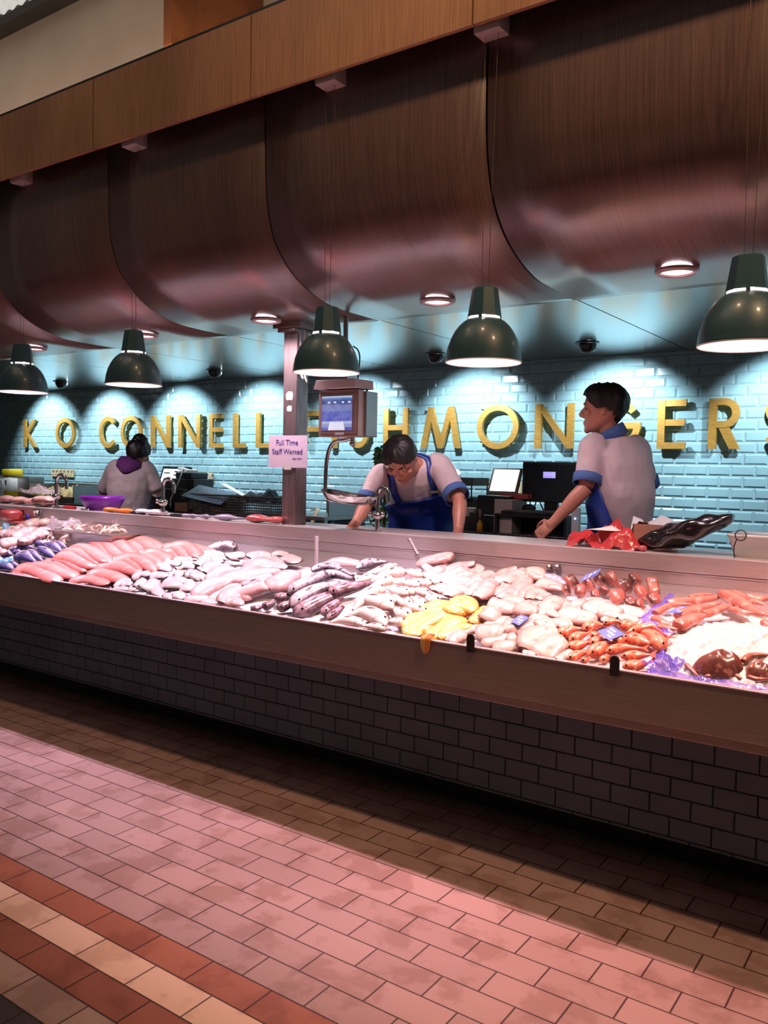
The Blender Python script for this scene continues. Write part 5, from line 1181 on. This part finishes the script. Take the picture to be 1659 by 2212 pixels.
m = MB(); m.box(-.10, .10, -.003, 0, .025, .195, T); obj('screen', m, emit('bright_screen_glow', (1, .97, .88), 3.2), tl)
m = MB(); m.box(-.06, .04, -.19, -.16, .115, .12); obj('receipt_slip', m, MAT['white'], tl)
m = MB()
for z in (.15, .165, .18, .195): m.box(-.1, .06, -.164, -.16, z, z+.005)
obj('vent_slot', m, pm('dark_slot', (48, 46, 46), (40, 38, 38), 8, .5), tl)
q = dk_at(1112, 5.46); m = MB(); m.box(-.09, .05, -.14, .1, 0, .235); o = obj('white_box', m, pm('pale_box', (196, 176, 164), (182, 162, 152), 5, .6), bevel=.003); o.location = q; tag(o, 'pale upright box between the small till and the monitor', 'box')
q = dk_at(1118, 5.52)
m = MB(); m.box(-.10, .12, -.08, .08, .24, .275); o = obj('red_box', m, pm('red_box', (206, 82, 78), (190, 70, 68), 5, .5), bevel=.003); o.location = q; tag(o, 'flat red and white box lying on the pale box', 'box')
q = dk_at(1150, 5.38); kb = thing('keyboard', 'black keyboard on a raised shelf before the monitor', 'keyboard', q+Vector((0, 0, .14)))
m = MB(); m.box(-.20, .24, -.08, .08, 0, .02); obj('case', m, MAT['blackplastic'], kb, bevel=.003)
m = MB()
for i in range(14):
    for j in range(4): m.box(-.18+i*.029, -.156+i*.029, -.065+j*.034, -.037+j*.034, .02, .027)
obj('keys', m, pm('grey_keys', (92, 90, 90), (78, 76, 76), 9, .5), kb)
m = MB(); m.box(-.24, .30, -.1, .12, .12, .138); m.box(-.24, -.22, -.1, .12, 0, .12); m.box(.28, .30, -.1, .12, 0, .12); m.box(-.22, .28, .09, .12, 0, .12); o = obj('keyboard_shelf', m, MAT['black']); o.location = q; tag(o, 'black raised shelf under the keyboard', 'shelf')
m = MB(); m.ball((0, 0, .018), .05, 14, 8, sc=(1.1, .7, .55)); o = obj('mouse', m, MAT['blackplastic']); o.location = dk_at(1135, 5.40)+Vector((0, .06, .16)); tag(o, 'black computer mouse behind the keyboard', 'mouse')
for i, (x0_, dx) in enumerate(((1145, .05), (1158, -.04), (1166, .12))):
    q2 = dk_at(x0_, 5.56); m = MB(); m.tube(bez([(0, 0, .22), (dx*.5, -.01, .12), (dx, 0, .03), (dx*1.6, 0, .006)], 12), .005, 6); o = obj('cable', m, MAT['blackplastic']); o.location = q2; tag(o, ['black cable hanging left below the monitor', 'black cable hanging in the middle below the monitor', 'black cable curving right below the monitor'][i], 'cable', 'cables under the monitor')
q = at_y(1233, 1140, 5.2); m = MB(); m.box(-.028, .028, 0, .03, -.10, .10); o = obj('white_adapter', m, MAT['white'], bevel=.004); o.location = (q.x, 5.27, BCZ+.101); tag(o, 'white adapter with a blue light before the desk', 'adapter')
m = MB(); m.ball((0, -.002, .03), .007, 8, 6); obj('indicator', m, emit('blue_led', (.2, .4, 1), 3), o)
q = dk_at(1043, 5.40); m = MB(); m.lathe([(.001, 0), (.04, 0), (.043, .1), (.038, .1), (.036, .005), (.001, .005)], n=20); o = obj('mug', m, pm('clay_mug', (150, 110, 98), (134, 98, 88), 6, .5)); o.location = q+Vector((0, 0, .06)); tag(o, 'brown cup on a dark block left of the small till', 'cup')
m = MB(); m.box(-.07, .07, -.06, .06, 0, .058); o = obj('dark_block', m, MAT['black'], bevel=.003); o.location = q; tag(o, 'dark block carrying the brown cup', 'block')
q = dk_at(1038, 5.31); m = MB(); m.lathe([(.001, 0), (.022, 0), (.022, .055), (.012, .068), (.012, .08), (.001, .08)], n=16); o = obj('amber_bottle', m, pm('amber_plastic', (214, 150, 40), (196, 132, 30), 8, .35)); o.location = q; tag(o, 'small amber bottle on the desk left of the small till', 'bottle')
sh = thing('black_shelf', 'black metal shelf unit behind the bending man', 'shelf', dk_at(988, 5.68))
for z in (.32, .20, .08):
    m = MB(); m.box(-.16, .20, -.12, .14, z, z+.06 if z > .3 else z+.02); obj('board', m, MAT['black'], sh)
m = MB(); m.box(.1, .24, -.12, .14, 0, .22); obj('side_case', m, MAT['blackplastic'], sh)
for x in (-.16, .19):
    for y in (-.12, .13):
        m = MB(); m.tube([(x, y, 0), (x, y, .38)], .006, 6); obj('upright', m, MAT['black'], sh)
q = dk_at(955, 5.66)
m = MB(); rings = []
for i in range(9):
    u = i/8; r = .15*(1-u**1.4)+.005; rings.append([(r*math.cos(2*PI*j/16)*(1+.15*math.sin(3*j+i)), r*.5*math.sin(2*PI*j/16), .385+.16*u+.01*math.sin(j*2+i)) for j in range(16)])
m.loft(rings, True, False); o = obj('white_bag', m, pm('white_polythene', (236, 236, 238), (222, 224, 228), 8, .4)); o.location = q; tag(o, 'crumpled white bag on top of the black shelf', 'bag')
for i, (px, c_, h_) in enumerate(((1012, (70, 60, 56), .10), (1020, (196, 180, 164), .16), (1030, (60, 50, 48), .13), (1008, (214, 200, 184), .06))):
    q = dk_at(px, 5.42+.05*(i % 2)); m = MB(); m.box(-.04, .04, -.04, .04, 0, h_); o = obj('carton', m, pm('carton_%d' % i, c_, None, 6, .6), bevel=.004); o.location = q
    tag(o, ['dark carton left among the clutter beside the bending man', 'tall pale carton in the clutter beside the bending man', 'dark carton nearest the brown cup', 'low pale carton at the left of the desk clutter'][i], 'box', 'cartons on the desk')
# spiral topiary behind the bending man
q = at_y(828, 1150, 4.95); tp = thing('potted_topiary', 'spiral clipped box plant in a dark pot behind the bending man', 'plant', (q.x, 4.95, .16))
hz0 = at_y(828, 968, 4.95).z-.16
MAT['leaf'] = pm('box_leaf', (112, 146, 76), (62, 96, 46), 40, .5)
m = MB(); rg = random.Random(5)
for i in range(3600):
    u = rg.random(); z = .62+u*(hz0-.62); R_ = .16*(1-u)+.05
    ang = u*2*PI*2.3+2.4; off = .10*(1-u)+.02
    th, ph = rg.uniform(0, 2*PI), math.acos(rg.uniform(-1, 1)); rr = R_*(.72+.3*rg.random())
    c_ = Vector((off*math.cos(ang)+rr*math.sin(ph)*math.cos(th), off*math.sin(ang)+rr*math.sin(ph)*math.sin(th), z+rr*.5*math.cos(ph)))
    d1 = Vector((rg.uniform(-1, 1), rg.uniform(-1, 1), rg.uniform(-.6, 1))).normalized(); d2 = d1.cross(Vector((rg.uniform(-1, 1), rg.uniform(-1, 1), rg.uniform(-1, 1)))).normalized(); s = rg.uniform(.011, .018)
    m.add([c_-d1*s, c_+d2*s*.5, c_+d1*s, c_-d2*s*.5], ((0, 1, 2, 3),))
obj('foliage', m, MAT['leaf'], tp)
m = MB(); m.tube([(0, 0, .3), (.01, 0, hz0-.1)], [.018, .008], 8); obj('stem', m, pm('bark', (70, 54, 40), (54, 40, 30), 12, .8), tp)
m = MB(); m.lathe([(.001, 0), (.11, 0), (.15, .3), (.16, .32), (.145, .32), (.13, .29), (.001, .29)], n=24); obj('pot', m, MAT['blackplastic'], tp)
# ------------------------------------------------------------------ people
def baked(name, mb, mat, parent=None, voxel=.006, smooth=4, disp=0., dscale=.08, origin=None):
    """one continuous surface from overlapping closed pieces"""
    me = bpy.data.meshes.new('tmp'); me.from_pydata(mb.v, [], mb.f); o = bpy.data.objects.new('tmp', me); COL.objects.link(o)
    r = o.modifiers.new('r', 'REMESH'); r.mode = 'VOXEL'; r.voxel_size = voxel; r.use_smooth_shade = True
    if smooth: s = o.modifiers.new('s', 'SMOOTH'); s.factor = .5; s.iterations = smooth
    if disp:
        tx = bpy.data.textures.new('folds', 'CLOUDS'); tx.noise_scale = dscale; tx.noise_depth = 2
        d = o.modifiers.new('d', 'DISPLACE'); d.texture = tx; d.strength = disp; d.mid_level = .5; d.texture_coords = 'GLOBAL'
    dg = bpy.context.evaluated_depsgraph_get(); dg.update()
    m2 = bpy.data.meshes.new_from_object(o.evaluated_get(dg)); bpy.data.objects.remove(o)
    m2.name = name; m2.materials.clear(); m2.materials.append(mat)
    if origin is not None: m2.transform(Matrix.Translation(-Vector(origin)))
    q = bpy.data.objects.new(name, m2); COL.objects.link(q)
    if parent is not None: q.parent = parent
    elif origin is not None: q.location = origin
    return q
class Torso:
    SEC = ((-.45, .150, .110), (-.25, .168, .122), (0, .172, .124), (.2, .155, .114), (.5, .172, .122), (.75, .188, .126), (.88, .182, .108), (.97, .125, .086), (1.04, .07, .066))
    def __init__(s, P, M_, N, L0, L1, k=1., fat=1.):
        s.sp = bez([P+(P-M_)*.0, M_, N], 40); s.P, s.N = P, N; s.L0, s.L1 = L0.normalized(), L1.normalized(); s.k = k; s.fat = fat
    def frame(s, t):
        tt = min(max(t, 0), 1); i = tt*39; j = min(int(i), 38); c = s.sp[j].lerp(s.sp[j+1], i-j)
        ax = (s.sp[min(j+2, 39)]-s.sp[max(j-1, 0)]).normalized(); ln = (s.N-s.P).length
        if t < 0: c = s.P+Vector((0, 0, t*ln))
        if t > 1: c = s.N+ax*(t-1)*ln
        L = s.L0.lerp(s.L1, tt); L = (L-ax*L.dot(ax)).normalized(); Fw = ax.cross(L)*1.
        return c, L, -Fw, ax
    def wd(s, t):
        S = s.SEC
        if t <= S[0][0]: return S[0][1]*s.k, S[0][2]*s.k
        for a, b in zip(S[:-1], S[1:]):
            if t <= b[0]:
                u = (t-a[0])/(b[0]-a[0]); f = s.fat if b[0] < .6 else 1.
                return (a[1]+(b[1]-a[1])*u)*s.k*f, (a[2]+(b[2]-a[2])*u)*s.k*f
        return S[-1][1]*s.k, S[-1][2]*s.k
    def pt(s, t, a, off=0.):
        c, L, Fw, ax = s.frame(t); w, d = s.wd(t)
        return c+L*((w+off)*math.sin(a))+Fw*((d+off)*math.cos(a))
    def ring(s, t, off=0., n=24): return [s.pt(t, 2*PI*i/n, off) for i in range(n)]
def limb(mb, pts, rad, n=14): mb.tube(bez(pts, 18), [np.interp(i/17, [j/(len(rad)-1) for j in range(len(rad))], rad) for i in range(18)], n)
HEADLV = ((0, .33, -.02, .13), (.03, .385, .04, .19), (.09, .41, .12, .245), (.17, .415, .2, .29), (.27, .41, .29, .32), (.36, .412, .37, .335), (.45, .415, .43, .345), (.52, .395, .455, .35), (.60, .425, .47, .355), (.70, .415, .47, .35), (.79, .375, .44, .33), (.87, .31, .38, .28), (.94, .21, .27, .19), (.985, .09, .12, .08))
class Head:
    def __init__(s, c, fwd, up, H=.232):
        s.f = Vector(fwd).normalized(); u = Vector(up); s.u = (u-s.f*u.dot(s.f)).normalized(); s.r = s.f.cross(s.u); s.c = Vector(c); s.H = H
    def P(s, x, y, z): return s.c+(s.r*x+s.f*y+s.u*(z-.5))*s.H
    def surf(s, z, a, k=0.):
        lv = HEADLV
        z = min(max(z, 0), .985)
        for p, q in zip(lv[:-1], lv[1:]):
            if z <= q[0]:
                u = (z-p[0])/(q[0]-p[0]); f, b, w = [p[i]+(q[i]-p[i])*u for i in (1, 2, 3)]; break
        cy = (f-b)/2; dy = (f+b)/2
        return (w+k)*math.sin(a), cy+(dy+k)*math.cos(a), z
    def add(s, mb):
        rings = [[s.P(*s.surf(z, 2*PI*j/28)) for j in range(28)] for z, *_ in HEADLV]; mb.loft(rings)
        R = Matrix((s.r, s.f, s.u)).transposed().to_4x4()
        mb.tube([s.P(0, .36, .60), s.P(0, .44, .50), s.P(0, .50, .40), s.P(0, .475, .345)], [.028*s.H, .042*s.H, .062*s.H, .05*s.H], 10)
        for x in (-1, 1):
            mb.ball(s.P(x*.055, .44, .36), .05*s.H, 10, 8, R)
            mb.ball(s.P(x*.365, -.03, .46), .12*s.H, 12, 8, R, (.28, .62, 1.05))
            mb.ball(s.P(x*.15, .375, .605), .09*s.H, 10, 6, R, (1.2, .6, .38)); mb.ball(s.P(x*.2, .30, .40), .12*s.H, 10, 8, R, (1, .8, .8))
        mb.ball(s.P(0, .405, .225), .09*s.H, 12, 8, R, (1.25, .5, .32)); mb.ball(s.P(0, .40, .17), .085*s.H, 12, 8, R, (1.1, .5, .36)); mb.ball(s.P(0, .36, .05), .10*s.H, 12, 8, R, (1.1, .7, .8))
    def extras(s, par, o0, eyec=(60, 40, 30), brow='hair'):
        R = Matrix((s.r, s.f, s.u)).transposed().to_4x4(); V = lambda x, y, z: s.P(x, y, z)-o0
        for x in (-1, 1):
            m = MB(); m.ball(V(x*.15, .375, .515), .042*s.H, 10, 8, R, (1.2, .6, .7)); e = obj('eye', m, pm('eye_white', (206, 190, 184), None, 9, .25), par)
            m = MB(); m.ball(V(x*.152, .396, .515), .022*s.H, 8, 6, R, (1, .5, 1)); obj('iris', m, pm('iris', eyec, None, 9, .2), e)
            m = MB(); m.tube([V(x*.06, .425, .60), V(x*.15, .405, .625), V(x*.23, .345, .605)], [.012*s.H, .02*s.H, .010*s.H], 8); obj('eyebrow', m, MAT[brow], par)
        m = MB(); m.tube([V(-.09, .425, .197), V(0, .45, .202), V(.09, .425, .197)], .008*s.H, 6); obj('mouth', m, pm('lip', (150, 78, 72), None, 9, .4), par)
    def hair(s, par, o0, line, thick=.05, mat='hair', name='hair', top=.0, front=0.):
        m = MB(); nz_, na = 26, 56; outer = {}; vs = []; fs = []
        zs = [i/(nz_-1)*.985 for i in range(nz_)]
        for i, z in enumerate(zs):
            for j in range(na):
                a = 2*PI*j/na; k = thick*(1+.16*math.sin(7*a+9*z)+.12*math.sin(13*a-17*z)); ca = math.cos(a)
                p = s.surf(z, a, k if z >= line(a)-.02 else .004); zz = p[2]+(k+top)*max(0, (z-.62)/.38)
                vs.append(s.P(p[0], p[1]+front*max(0, z-.7)*max(0, ca), zz)-o0)
        for i in range(nz_-1):
            for j in range(na):
                a = 2*PI*(j+.5)/na
                if zs[i]+.02 >= line(a): fs.append((i*na+j, i*na+(j+1) % na, (i+1)*na+(j+1) % na, (i+1)*na+j))
        fs.append(tuple(range((nz_-1)*na, nz_*na))); m.add(vs, fs, True); return obj(name, m, MAT[mat], par, solid=.006)
def hand(mb, w, d, n, curl=.5, side=1, k=1.):
    d = d.normalized(); n = (n-d*n.dot(d)).normalized(); s = d.cross(n)*side
    R = Matrix((d, s, n)).transposed().to_4x4()
    mb.ball(w+d*.048*k, .05*k, 12, 8, R, (1.0, .80, .36)); mb.tube([w-d*.02, w+d*.03*k], [.027*k, .03*k], 12)
    for i, L in enumerate((.070, .078, .073, .058)):
        p = w+d*.082*k+s*(.031-.0205*i)*k; pts = [p-d*.02*k]; a = curl*.35; dd = d+s*(.12-.08*i)
        for q, f in enumerate((.45, .32, .23)):
            p = p+(dd*math.cos(a)-n*math.sin(a)).normalized()*L*f*k; pts.append(p); a += curl*.8
        mb.tube(pts, [.0098*k, .0095*k, .0085*k, .007*k], 8)
    p = w+d*.025*k+s*.03*k; mb.tube([p-s*.01*k, p+(d*.5+s*.8-n*.2)*.03*k, p+(d*.85+s*.75-n*.4)*.055*k, p+(d*1.0+s*.55-n*.5)*.078*k], [.013*k, .0115*k, .0105*k, .0085*k], 8)
def ringband(pts_c, axis, r, h, n=24, flat=1., ref=None):
    axis = axis.normalized(); x = axis.cross(ref or Vector((0, 0, 1))).normalized(); y = axis.cross(x); m = MB()
    R_ = [[pts_c+axis*z+(x*math.cos(2*PI*j/n)+y*math.sin(2*PI*j/n)*flat)*rr for j in range(n)] for z, rr in ((-h/2, r*.97), (-h/2, r*1.05), (h/2, r*1.03), (h/2, r*.95))]
    return m.loft(R_, False, True)
MAT['hair'] = pm('dark_hair', (28, 20, 18), (18, 13, 12), 40, .55, st=(1, 1, .2), bump=.4)
MAT['skin'] = pm('skin', (206, 142, 120), (190, 122, 102), 7, .45, sss=.06)
def cloth(name, c1, c2): return pm(name, c1, c2, 5, .85, bump=.25, detail=5)
MAT['shirt'] = cloth('grey_pink_shirt', (224, 202, 202), (206, 184, 188)); MAT['fleece'] = cloth('grey_fleece', (184, 172, 174), (164, 152, 156))
MAT['apron'] = pm('blue_pvc', (34, 66, 158), (26, 50, 132), 3, .38, bump=.1, coat=.25); MAT['cuffblue'] = cloth('blue_cuff', (84, 116, 176), (70, 100, 158)); MAT['navyc'] = cloth('navy_cotton', (40, 54, 84), (32, 44, 70))
MAT['hood'] = cloth('purple_fleece', (92, 34, 104), (72, 24, 84)); MAT['trouser'] = cloth('dark_trousers', (34, 34, 38), (26, 26, 30)); MAT['boot'] = pm('white_boot', (214, 214, 212), None, 5, .4)
FZ = .16
def person(label, T, head, arms, leg, o0, sleeve, shirtmat, cuff, curl=.6, neck=.056, hair_kw=None, legF=None, disp=.012):
    b = MB(); b.loft([T.ring(t, -.014) for t in (-.45, -.25, 0, .2, .5, .75, .88, .97, 1.04)])
    c1, L1, F1, ax1 = T.frame(1.0); limb(b, [c1-ax1*.04, head.P(0, -.10, .02), head.P(0, -.06, .35)], (neck*1.1, neck, neck*.95))
    head.add(b)
    for sd, sh, el, wr, hd, hn in arms:
        limb(b, [sh, sh.lerp(el, .5), el], (.052, .046, .040)); limb(b, [el, el.lerp(wr, .35), wr], (.040, .043, .027)); hand(b, wr, hd, hn, curl, sd)
    hl = [T.frame(-.2)[0]+T.L0*s*.09 for s in (-1, 1)]
    for s, h in zip((-1, 1), hl):
        kn = Vector((h.x+leg[0]*.5, h.y+leg[1]*.5, .5*(h.z+FZ)+.02)); an = Vector((h.x+leg[0], h.y+leg[1], FZ+.09)); limb(b, [h, h.lerp(kn, .5), kn], (.085, .075, .055)); limb(b, [kn, kn.lerp(an, .35), an], (.055, .056, .036))
        b.tube([an+Vector((0, 0, -.03)), an+legF*.08+Vector((0, 0, -.055)), an+legF*.16+Vector((0, 0, -.065))], [.04, .036, .024], 10)
    root = baked('person', b, MAT['skin'], None, .0055, 3, origin=o0); tag(root, label, 'person')
    def loc(mb): mb.v = [(x-o0.x, y-o0.y, z-o0.z) for x, y, z in mb.v]; return mb
    c = MB(); c.loft([T.ring(t, .012) for t in (-.30, -.2, 0, .2, .5, .75, .88, .97, 1.01)])
    for sd, sh, el, wr, hd, hn in arms:
        if sleeve <= 1: e_ = sh.lerp(el, sleeve); limb(c, [sh+(c1-sh)*.25, sh, sh.lerp(e_, .5), e_], (.07, .078, .072, .068))
        else:
            e_ = el.lerp(wr, sleeve-1); limb(c, [sh+(c1-sh)*.25, sh, sh.lerp(el, .6), el], (.068, .074, .068, .062)); limb(c, [el, el.lerp(e_, .6), e_], (.062, .06, .054))
    shm = baked('shirt', loc(c), shirtmat, root, .009, 5, disp, .07)
    for sd, sh, el, wr, hd, hn in arms:
        if sleeve <= 1: e_ = sh.lerp(el, sleeve); obj('cuff', loc(ringband(e_, el-sh, .071, .045)), cuff, root, solid=.006)
        else: e_ = el.lerp(wr, sleeve-1); obj('cuff', loc(ringband(e_, wr-el, .056, .035)), cuff, root, solid=.006)
    p = MB(); p.loft([T.ring(t, .006) for t in (-.5, -.3, -.1, .05)])
    for s, h in zip((-1, 1), hl):
        an = Vector((h.x+leg[0], h.y+leg[1], FZ+.10)); kn = Vector((h.x+leg[0]*.5, h.y+leg[1]*.5, .5*(h.z+FZ)+.02)); limb(p, [h, kn, an], (.098, .078, .066))
    baked('trousers', loc(p), MAT['trouser'], root, .012, 4)
    for s, h in zip((-1, 1), hl):
        an = Vector((h.x+leg[0], h.y+leg[1], FZ)); m = MB(); m.tube([an+Vector((0, 0, .22)), an+Vector((0, 0, .08)), an+legF*.05+Vector((0, 0, .05)), an+legF*.19+Vector((0, 0, .04))], [.062, .056, .052, .036], 14, flat=1.); obj('boot', loc(m), MAT['boot'], root)
    return root, loc
def apron(T, root, loc, lim, t0, t1, mat='apron', off=.022, nt=22, na=25, name='apron'):
    g = []
    for i in range(nt):
        t = t0+(t1-t0)*i/(nt-1); a0, a1 = lim(t); row = []
        for j in range(na):
            a = a0+(a1-a0)*j/(na-1); row.append(T.pt(t, a, off+.007*math.sin(9*t+3*a)+.004*math.sin(17*t-5*a)))
        g.append(row)
    m = MB(); m.sheet(g); return obj(name, loc(m), MAT[mat], root, solid=.004)
V = Vector
# --- the man bending over the worktop
rs, ls = at_y(822, 1030, 4.12), at_y(948, 1006, 4.27)
N = (rs+ls)/2+V((.0, .0, .035)); Pv = at_y(912, 1150, 4.50); Pv.z = 1.06
Mi = Pv.lerp(N, .5)+V((0, .05, .05))
T1 = Torso(Pv, Mi, N, V((.72, .42, 0)), ls-rs, 1.05, 1.12)
hc = at_y(866, 991, 4.00)
h1 = Head(hc, (.18, -.60, -.80), (.12, -.66, .58), .238)
arms = [(-1, rs, at_y(790, 1094, 3.98), at_y(768, 1130, 3.86), V((-.35, -.35, -.6)), V((-.2, -.9, .3))), (1, ls, at_y(994, 1084, 4.14), at_y(990, 1146, 4.02), V((-.05, -.25, -1)), V((.3, -.9, .2)))]
r1, lo = person('person with bowed dark head in grey-pink shirt and blue apron, hands on the worktop', T1, h1, arms, (0, .12), Pv*1., .80, MAT['shirt'], MAT['cuffblue'], legF=V((-.2, -1, 0)).normalized())
h1.extras(r1, Pv); h1.hair(r1, Pv, lambda a: .84-.26*min(1, abs(a if a < PI else 2*PI-a)/1.3)-.36*max(0, (abs(a if a < PI else 2*PI-a)-1.5)/1.64), .05)
apron(T1, r1, lo, lambda t: (-1.35, 1.35) if t < .42 else (-1.35+(t-.42)*2.6, 1.35-(t-.42)*2.6), -.55, .74, off=.036)
for s in (-1, 1):
    P = [T1.pt(.72, s*.50, .038), T1.pt(.86, s*.55, .038), T1.pt(.97, s*.8, .036), T1.pt(1.02, s*1.7, .026), T1.pt(1.02, PI*s*.98, .022)]
    sp = bez(P, 18); m = MB(); m.sheet([[p+(T1.frame(.8)[1])*w for w in (-.02, 0, .02)] for p in sp]); obj('strap', lo(m), MAT['apron'], r1, solid=.004)
m = MB(); q = T1.pt(.80, .52, .046); L_ = T1.frame(.8)[1]; A_ = T1.frame(.8)[3]; m.add([q-L_*.022-A_*.008, q+L_*.022-A_*.008, q+L_*.022+A_*.008, q-L_*.022+A_*.008], ((0, 1, 2, 3),)); obj('buckle', lo(m), MAT['cream'], r1, solid=.003)
m = MB()
q = [T1.pt(.86+.012*math.sin(i*2.2), .85+.05*i, .034) for i in range(10)]; m.tube(q, .0028, 5); obj('embroidery', lo(m), pm('grey_thread', (120, 112, 124), None, 20, .8), r1)
# --- the man standing at the right, looking left
ls, rs = at_y(1282, 968, 4.25), at_y(1374, 972, 4.53)
N = (ls+rs)/2+V((0, 0, .05)); Pv = at_y(1340, 1150, 4.44); Pv.z = 1.09
Mi = Pv.lerp(N, .5)+V((.03, -.01, 0))
T2 = Torso(Pv, Mi, N, V((-.10, -.99, 0)), ls-rs, 1.04, 1.12)
hc = at_y(1305, 884, 4.37)
h2 = Head(hc, (-.98, -.20, -.02), (-.05, 0, 1), .245)
e1 = at_y(1266, 1052, 4.17)
arms = [(1, ls, e1, at_y(1196, 1128, 4.10), V((-.7, -.15, -.65)), V((-.3, -.9, .3))), (-1, rs, at_y(1398, 1058, 4.66), at_y(1352, 1075, 4.78), V((-.9, .3, -.1)), V((0, .3, .9)))]
r2, lo2 = person('person standing at the right and looking left in pale shirt and blue apron', T2, h2, arms, (0, 0), Pv*1., .82, MAT['shirt'], MAT['cuffblue'], curl=.8, legF=V((-.85, .5, 0)).normalized())
h2.extras(r2, Pv); h2.hair(r2, Pv, lambda a: .80-.30*min(1, max(0, abs(a if a < PI else 2*PI-a)-.55)/.8)-.34*max(0, (abs(a if a < PI else 2*PI-a)-1.75)/1.39), .062, top=.01, front=.15)
apron(T2, r2, lo2, lambda t: (-(1.75-1.0*max(0, t+.1)), 2.35-1.15*max(0, t)), -.6, .72, off=.03)
m = MB(); c_, L_, F_, A_ = T2.frame(1.0); hb = h2.P(0, -.12, .08); m = ringband(c_.lerp(hb, .55), hb-c_, .072, .055); obj('collar', lo2(m), MAT['cuffblue'], r2, solid=.008)
m = MB(); m.sheet([[T2.pt(t, a, .026) for a in [1.9+i*.2 for i in range(12)]] for t in (.09, .12)]); obj('waist_tie', lo2(m), MAT['shirt'], r2, solid=.003)
m = MB(); m.sheet([[T2.pt(t, a, .028) for a in (1.9, 2.05, 2.2)] for t in (.08, .13)]); obj('apron_tab', lo2(m), MAT['apron'], r2, solid=.004)
m = MB(); q = T2.pt(.14, 3.1, .035); m.tube(bez([q, q+V((.03, -.02, .035)), q+V((.06, -.01, .0)), q], 14), .008, 8); m.tube(bez([q, q+V((.0, -.02, -.04)), q+V((.03, -.02, -.07))], 8), .008, 8); obj('tie_knot', lo2(m), MAT['navyc'], r2)
# --- the woman seen from behind
Y3 = 4.75
ls, rs = at_y(249, 1012, Y3-.08), at_y(318, 1014, Y3+.08)
N = (ls+rs)/2+V((0, -.0, .045)); Pv = at_y(281, 1092, Y3); Pv.z = 1.02
T3 = Torso(Pv, Pv.lerp(N, .5)+V((0, -.02, 0)), N, ls-rs, ls-rs, .98, 1.08)
hc = at_y(299, 981, Y3+.03)
h3 = Head(hc, (.02, .95, -.24), (.1, .1, 1), .218)
arms = [(1, ls, at_y(224, 1058, Y3-.06), at_y(240, 1080, Y3+.14), V((.3, .9, -.2)), V((0, 0, 1))), (-1, rs, at_y(340, 1060, Y3+.14), at_y(332, 1082, Y3+.32), V((-.2, .9, -.2)), V((0, 0, 1)))]
r3, lo3 = person('person seen from behind in a grey fleece and purple hood, dark hair in a bun', T3, h3, arms, (0, 0), Pv*1., 1.25, MAT['fleece'], MAT['navyc'], neck=.05, legF=V((0, 1, 0)), disp=.016)
MAT['blackhair'] = pm('black_hair', (20, 15, 17), (12, 9, 10), 40, .5, bump=.5)
h3.extras(r3, Pv, brow='blackhair'); h3.hair(r3, Pv, lambda a: .84-.42*min(1, max(0, abs(a if a < PI else 2*PI-a)-.5)/.9)-.30*max(0, (abs(a if a < PI else 2*PI-a)-1.6)/1.54), .075, 'blackhair')
m = MB(); q = h3.P(-.02, -.12, 1.10)-Pv; m.ball(q, .062, 18, 12, sc=(1, .95, .8)); m.tube([q+V((.05*math.cos(a), .05*math.sin(a), -.03+.03*math.sin(3*a))) for a in [2*PI*i/20 for i in range(20)]], .022, 8, closed=True); obj('bun', m, MAT['blackhair'], r3)
m = MB(); c_, L_, F_, A_ = T3.frame(1.0); rings = []
for i, (dz, r_, d_) in enumerate(((.055, .072, .066), (.06, .092, .086), (.03, .115, .108), (-.015, .128, .115), (-.05, .10, .10), (-.02, .08, .08), (.055, .072, .066))):
    rings.append([c_+A_*dz+L_*(r_*math.sin(2*PI*j/28))+F_*(d_*math.cos(2*PI*j/28)) - (A_*(.055*max(0, -math.cos(2*PI*j/28))**2) if dz < .05 else V((0, 0, 0)))-(F_*.03*max(0, -math.cos(2*PI*j/28)) if dz < .05 else V((0, 0, 0))) for j in range(28)])
m.loft(rings, False); obj('hood', lo3(m), MAT['hood'], r3)
for s in (-1, 1):
    m = MB(); m.sheet([[T3.pt(t, s*a, .026) for a in (1.35, 1.6, 1.9-.3*abs(t))] for t in [-.5+.1*i for i in range(9)]]); obj('apron_side', lo3(m), MAT['navyc'], r3, solid=.004)
m = MB(); m.sheet([[T3.pt(t, 1.7+i*.18, .030) for i in range(17)] for t in (.02, .05)]); obj('apron_tie', lo3(m), MAT['trouser'], r3, solid=.003)
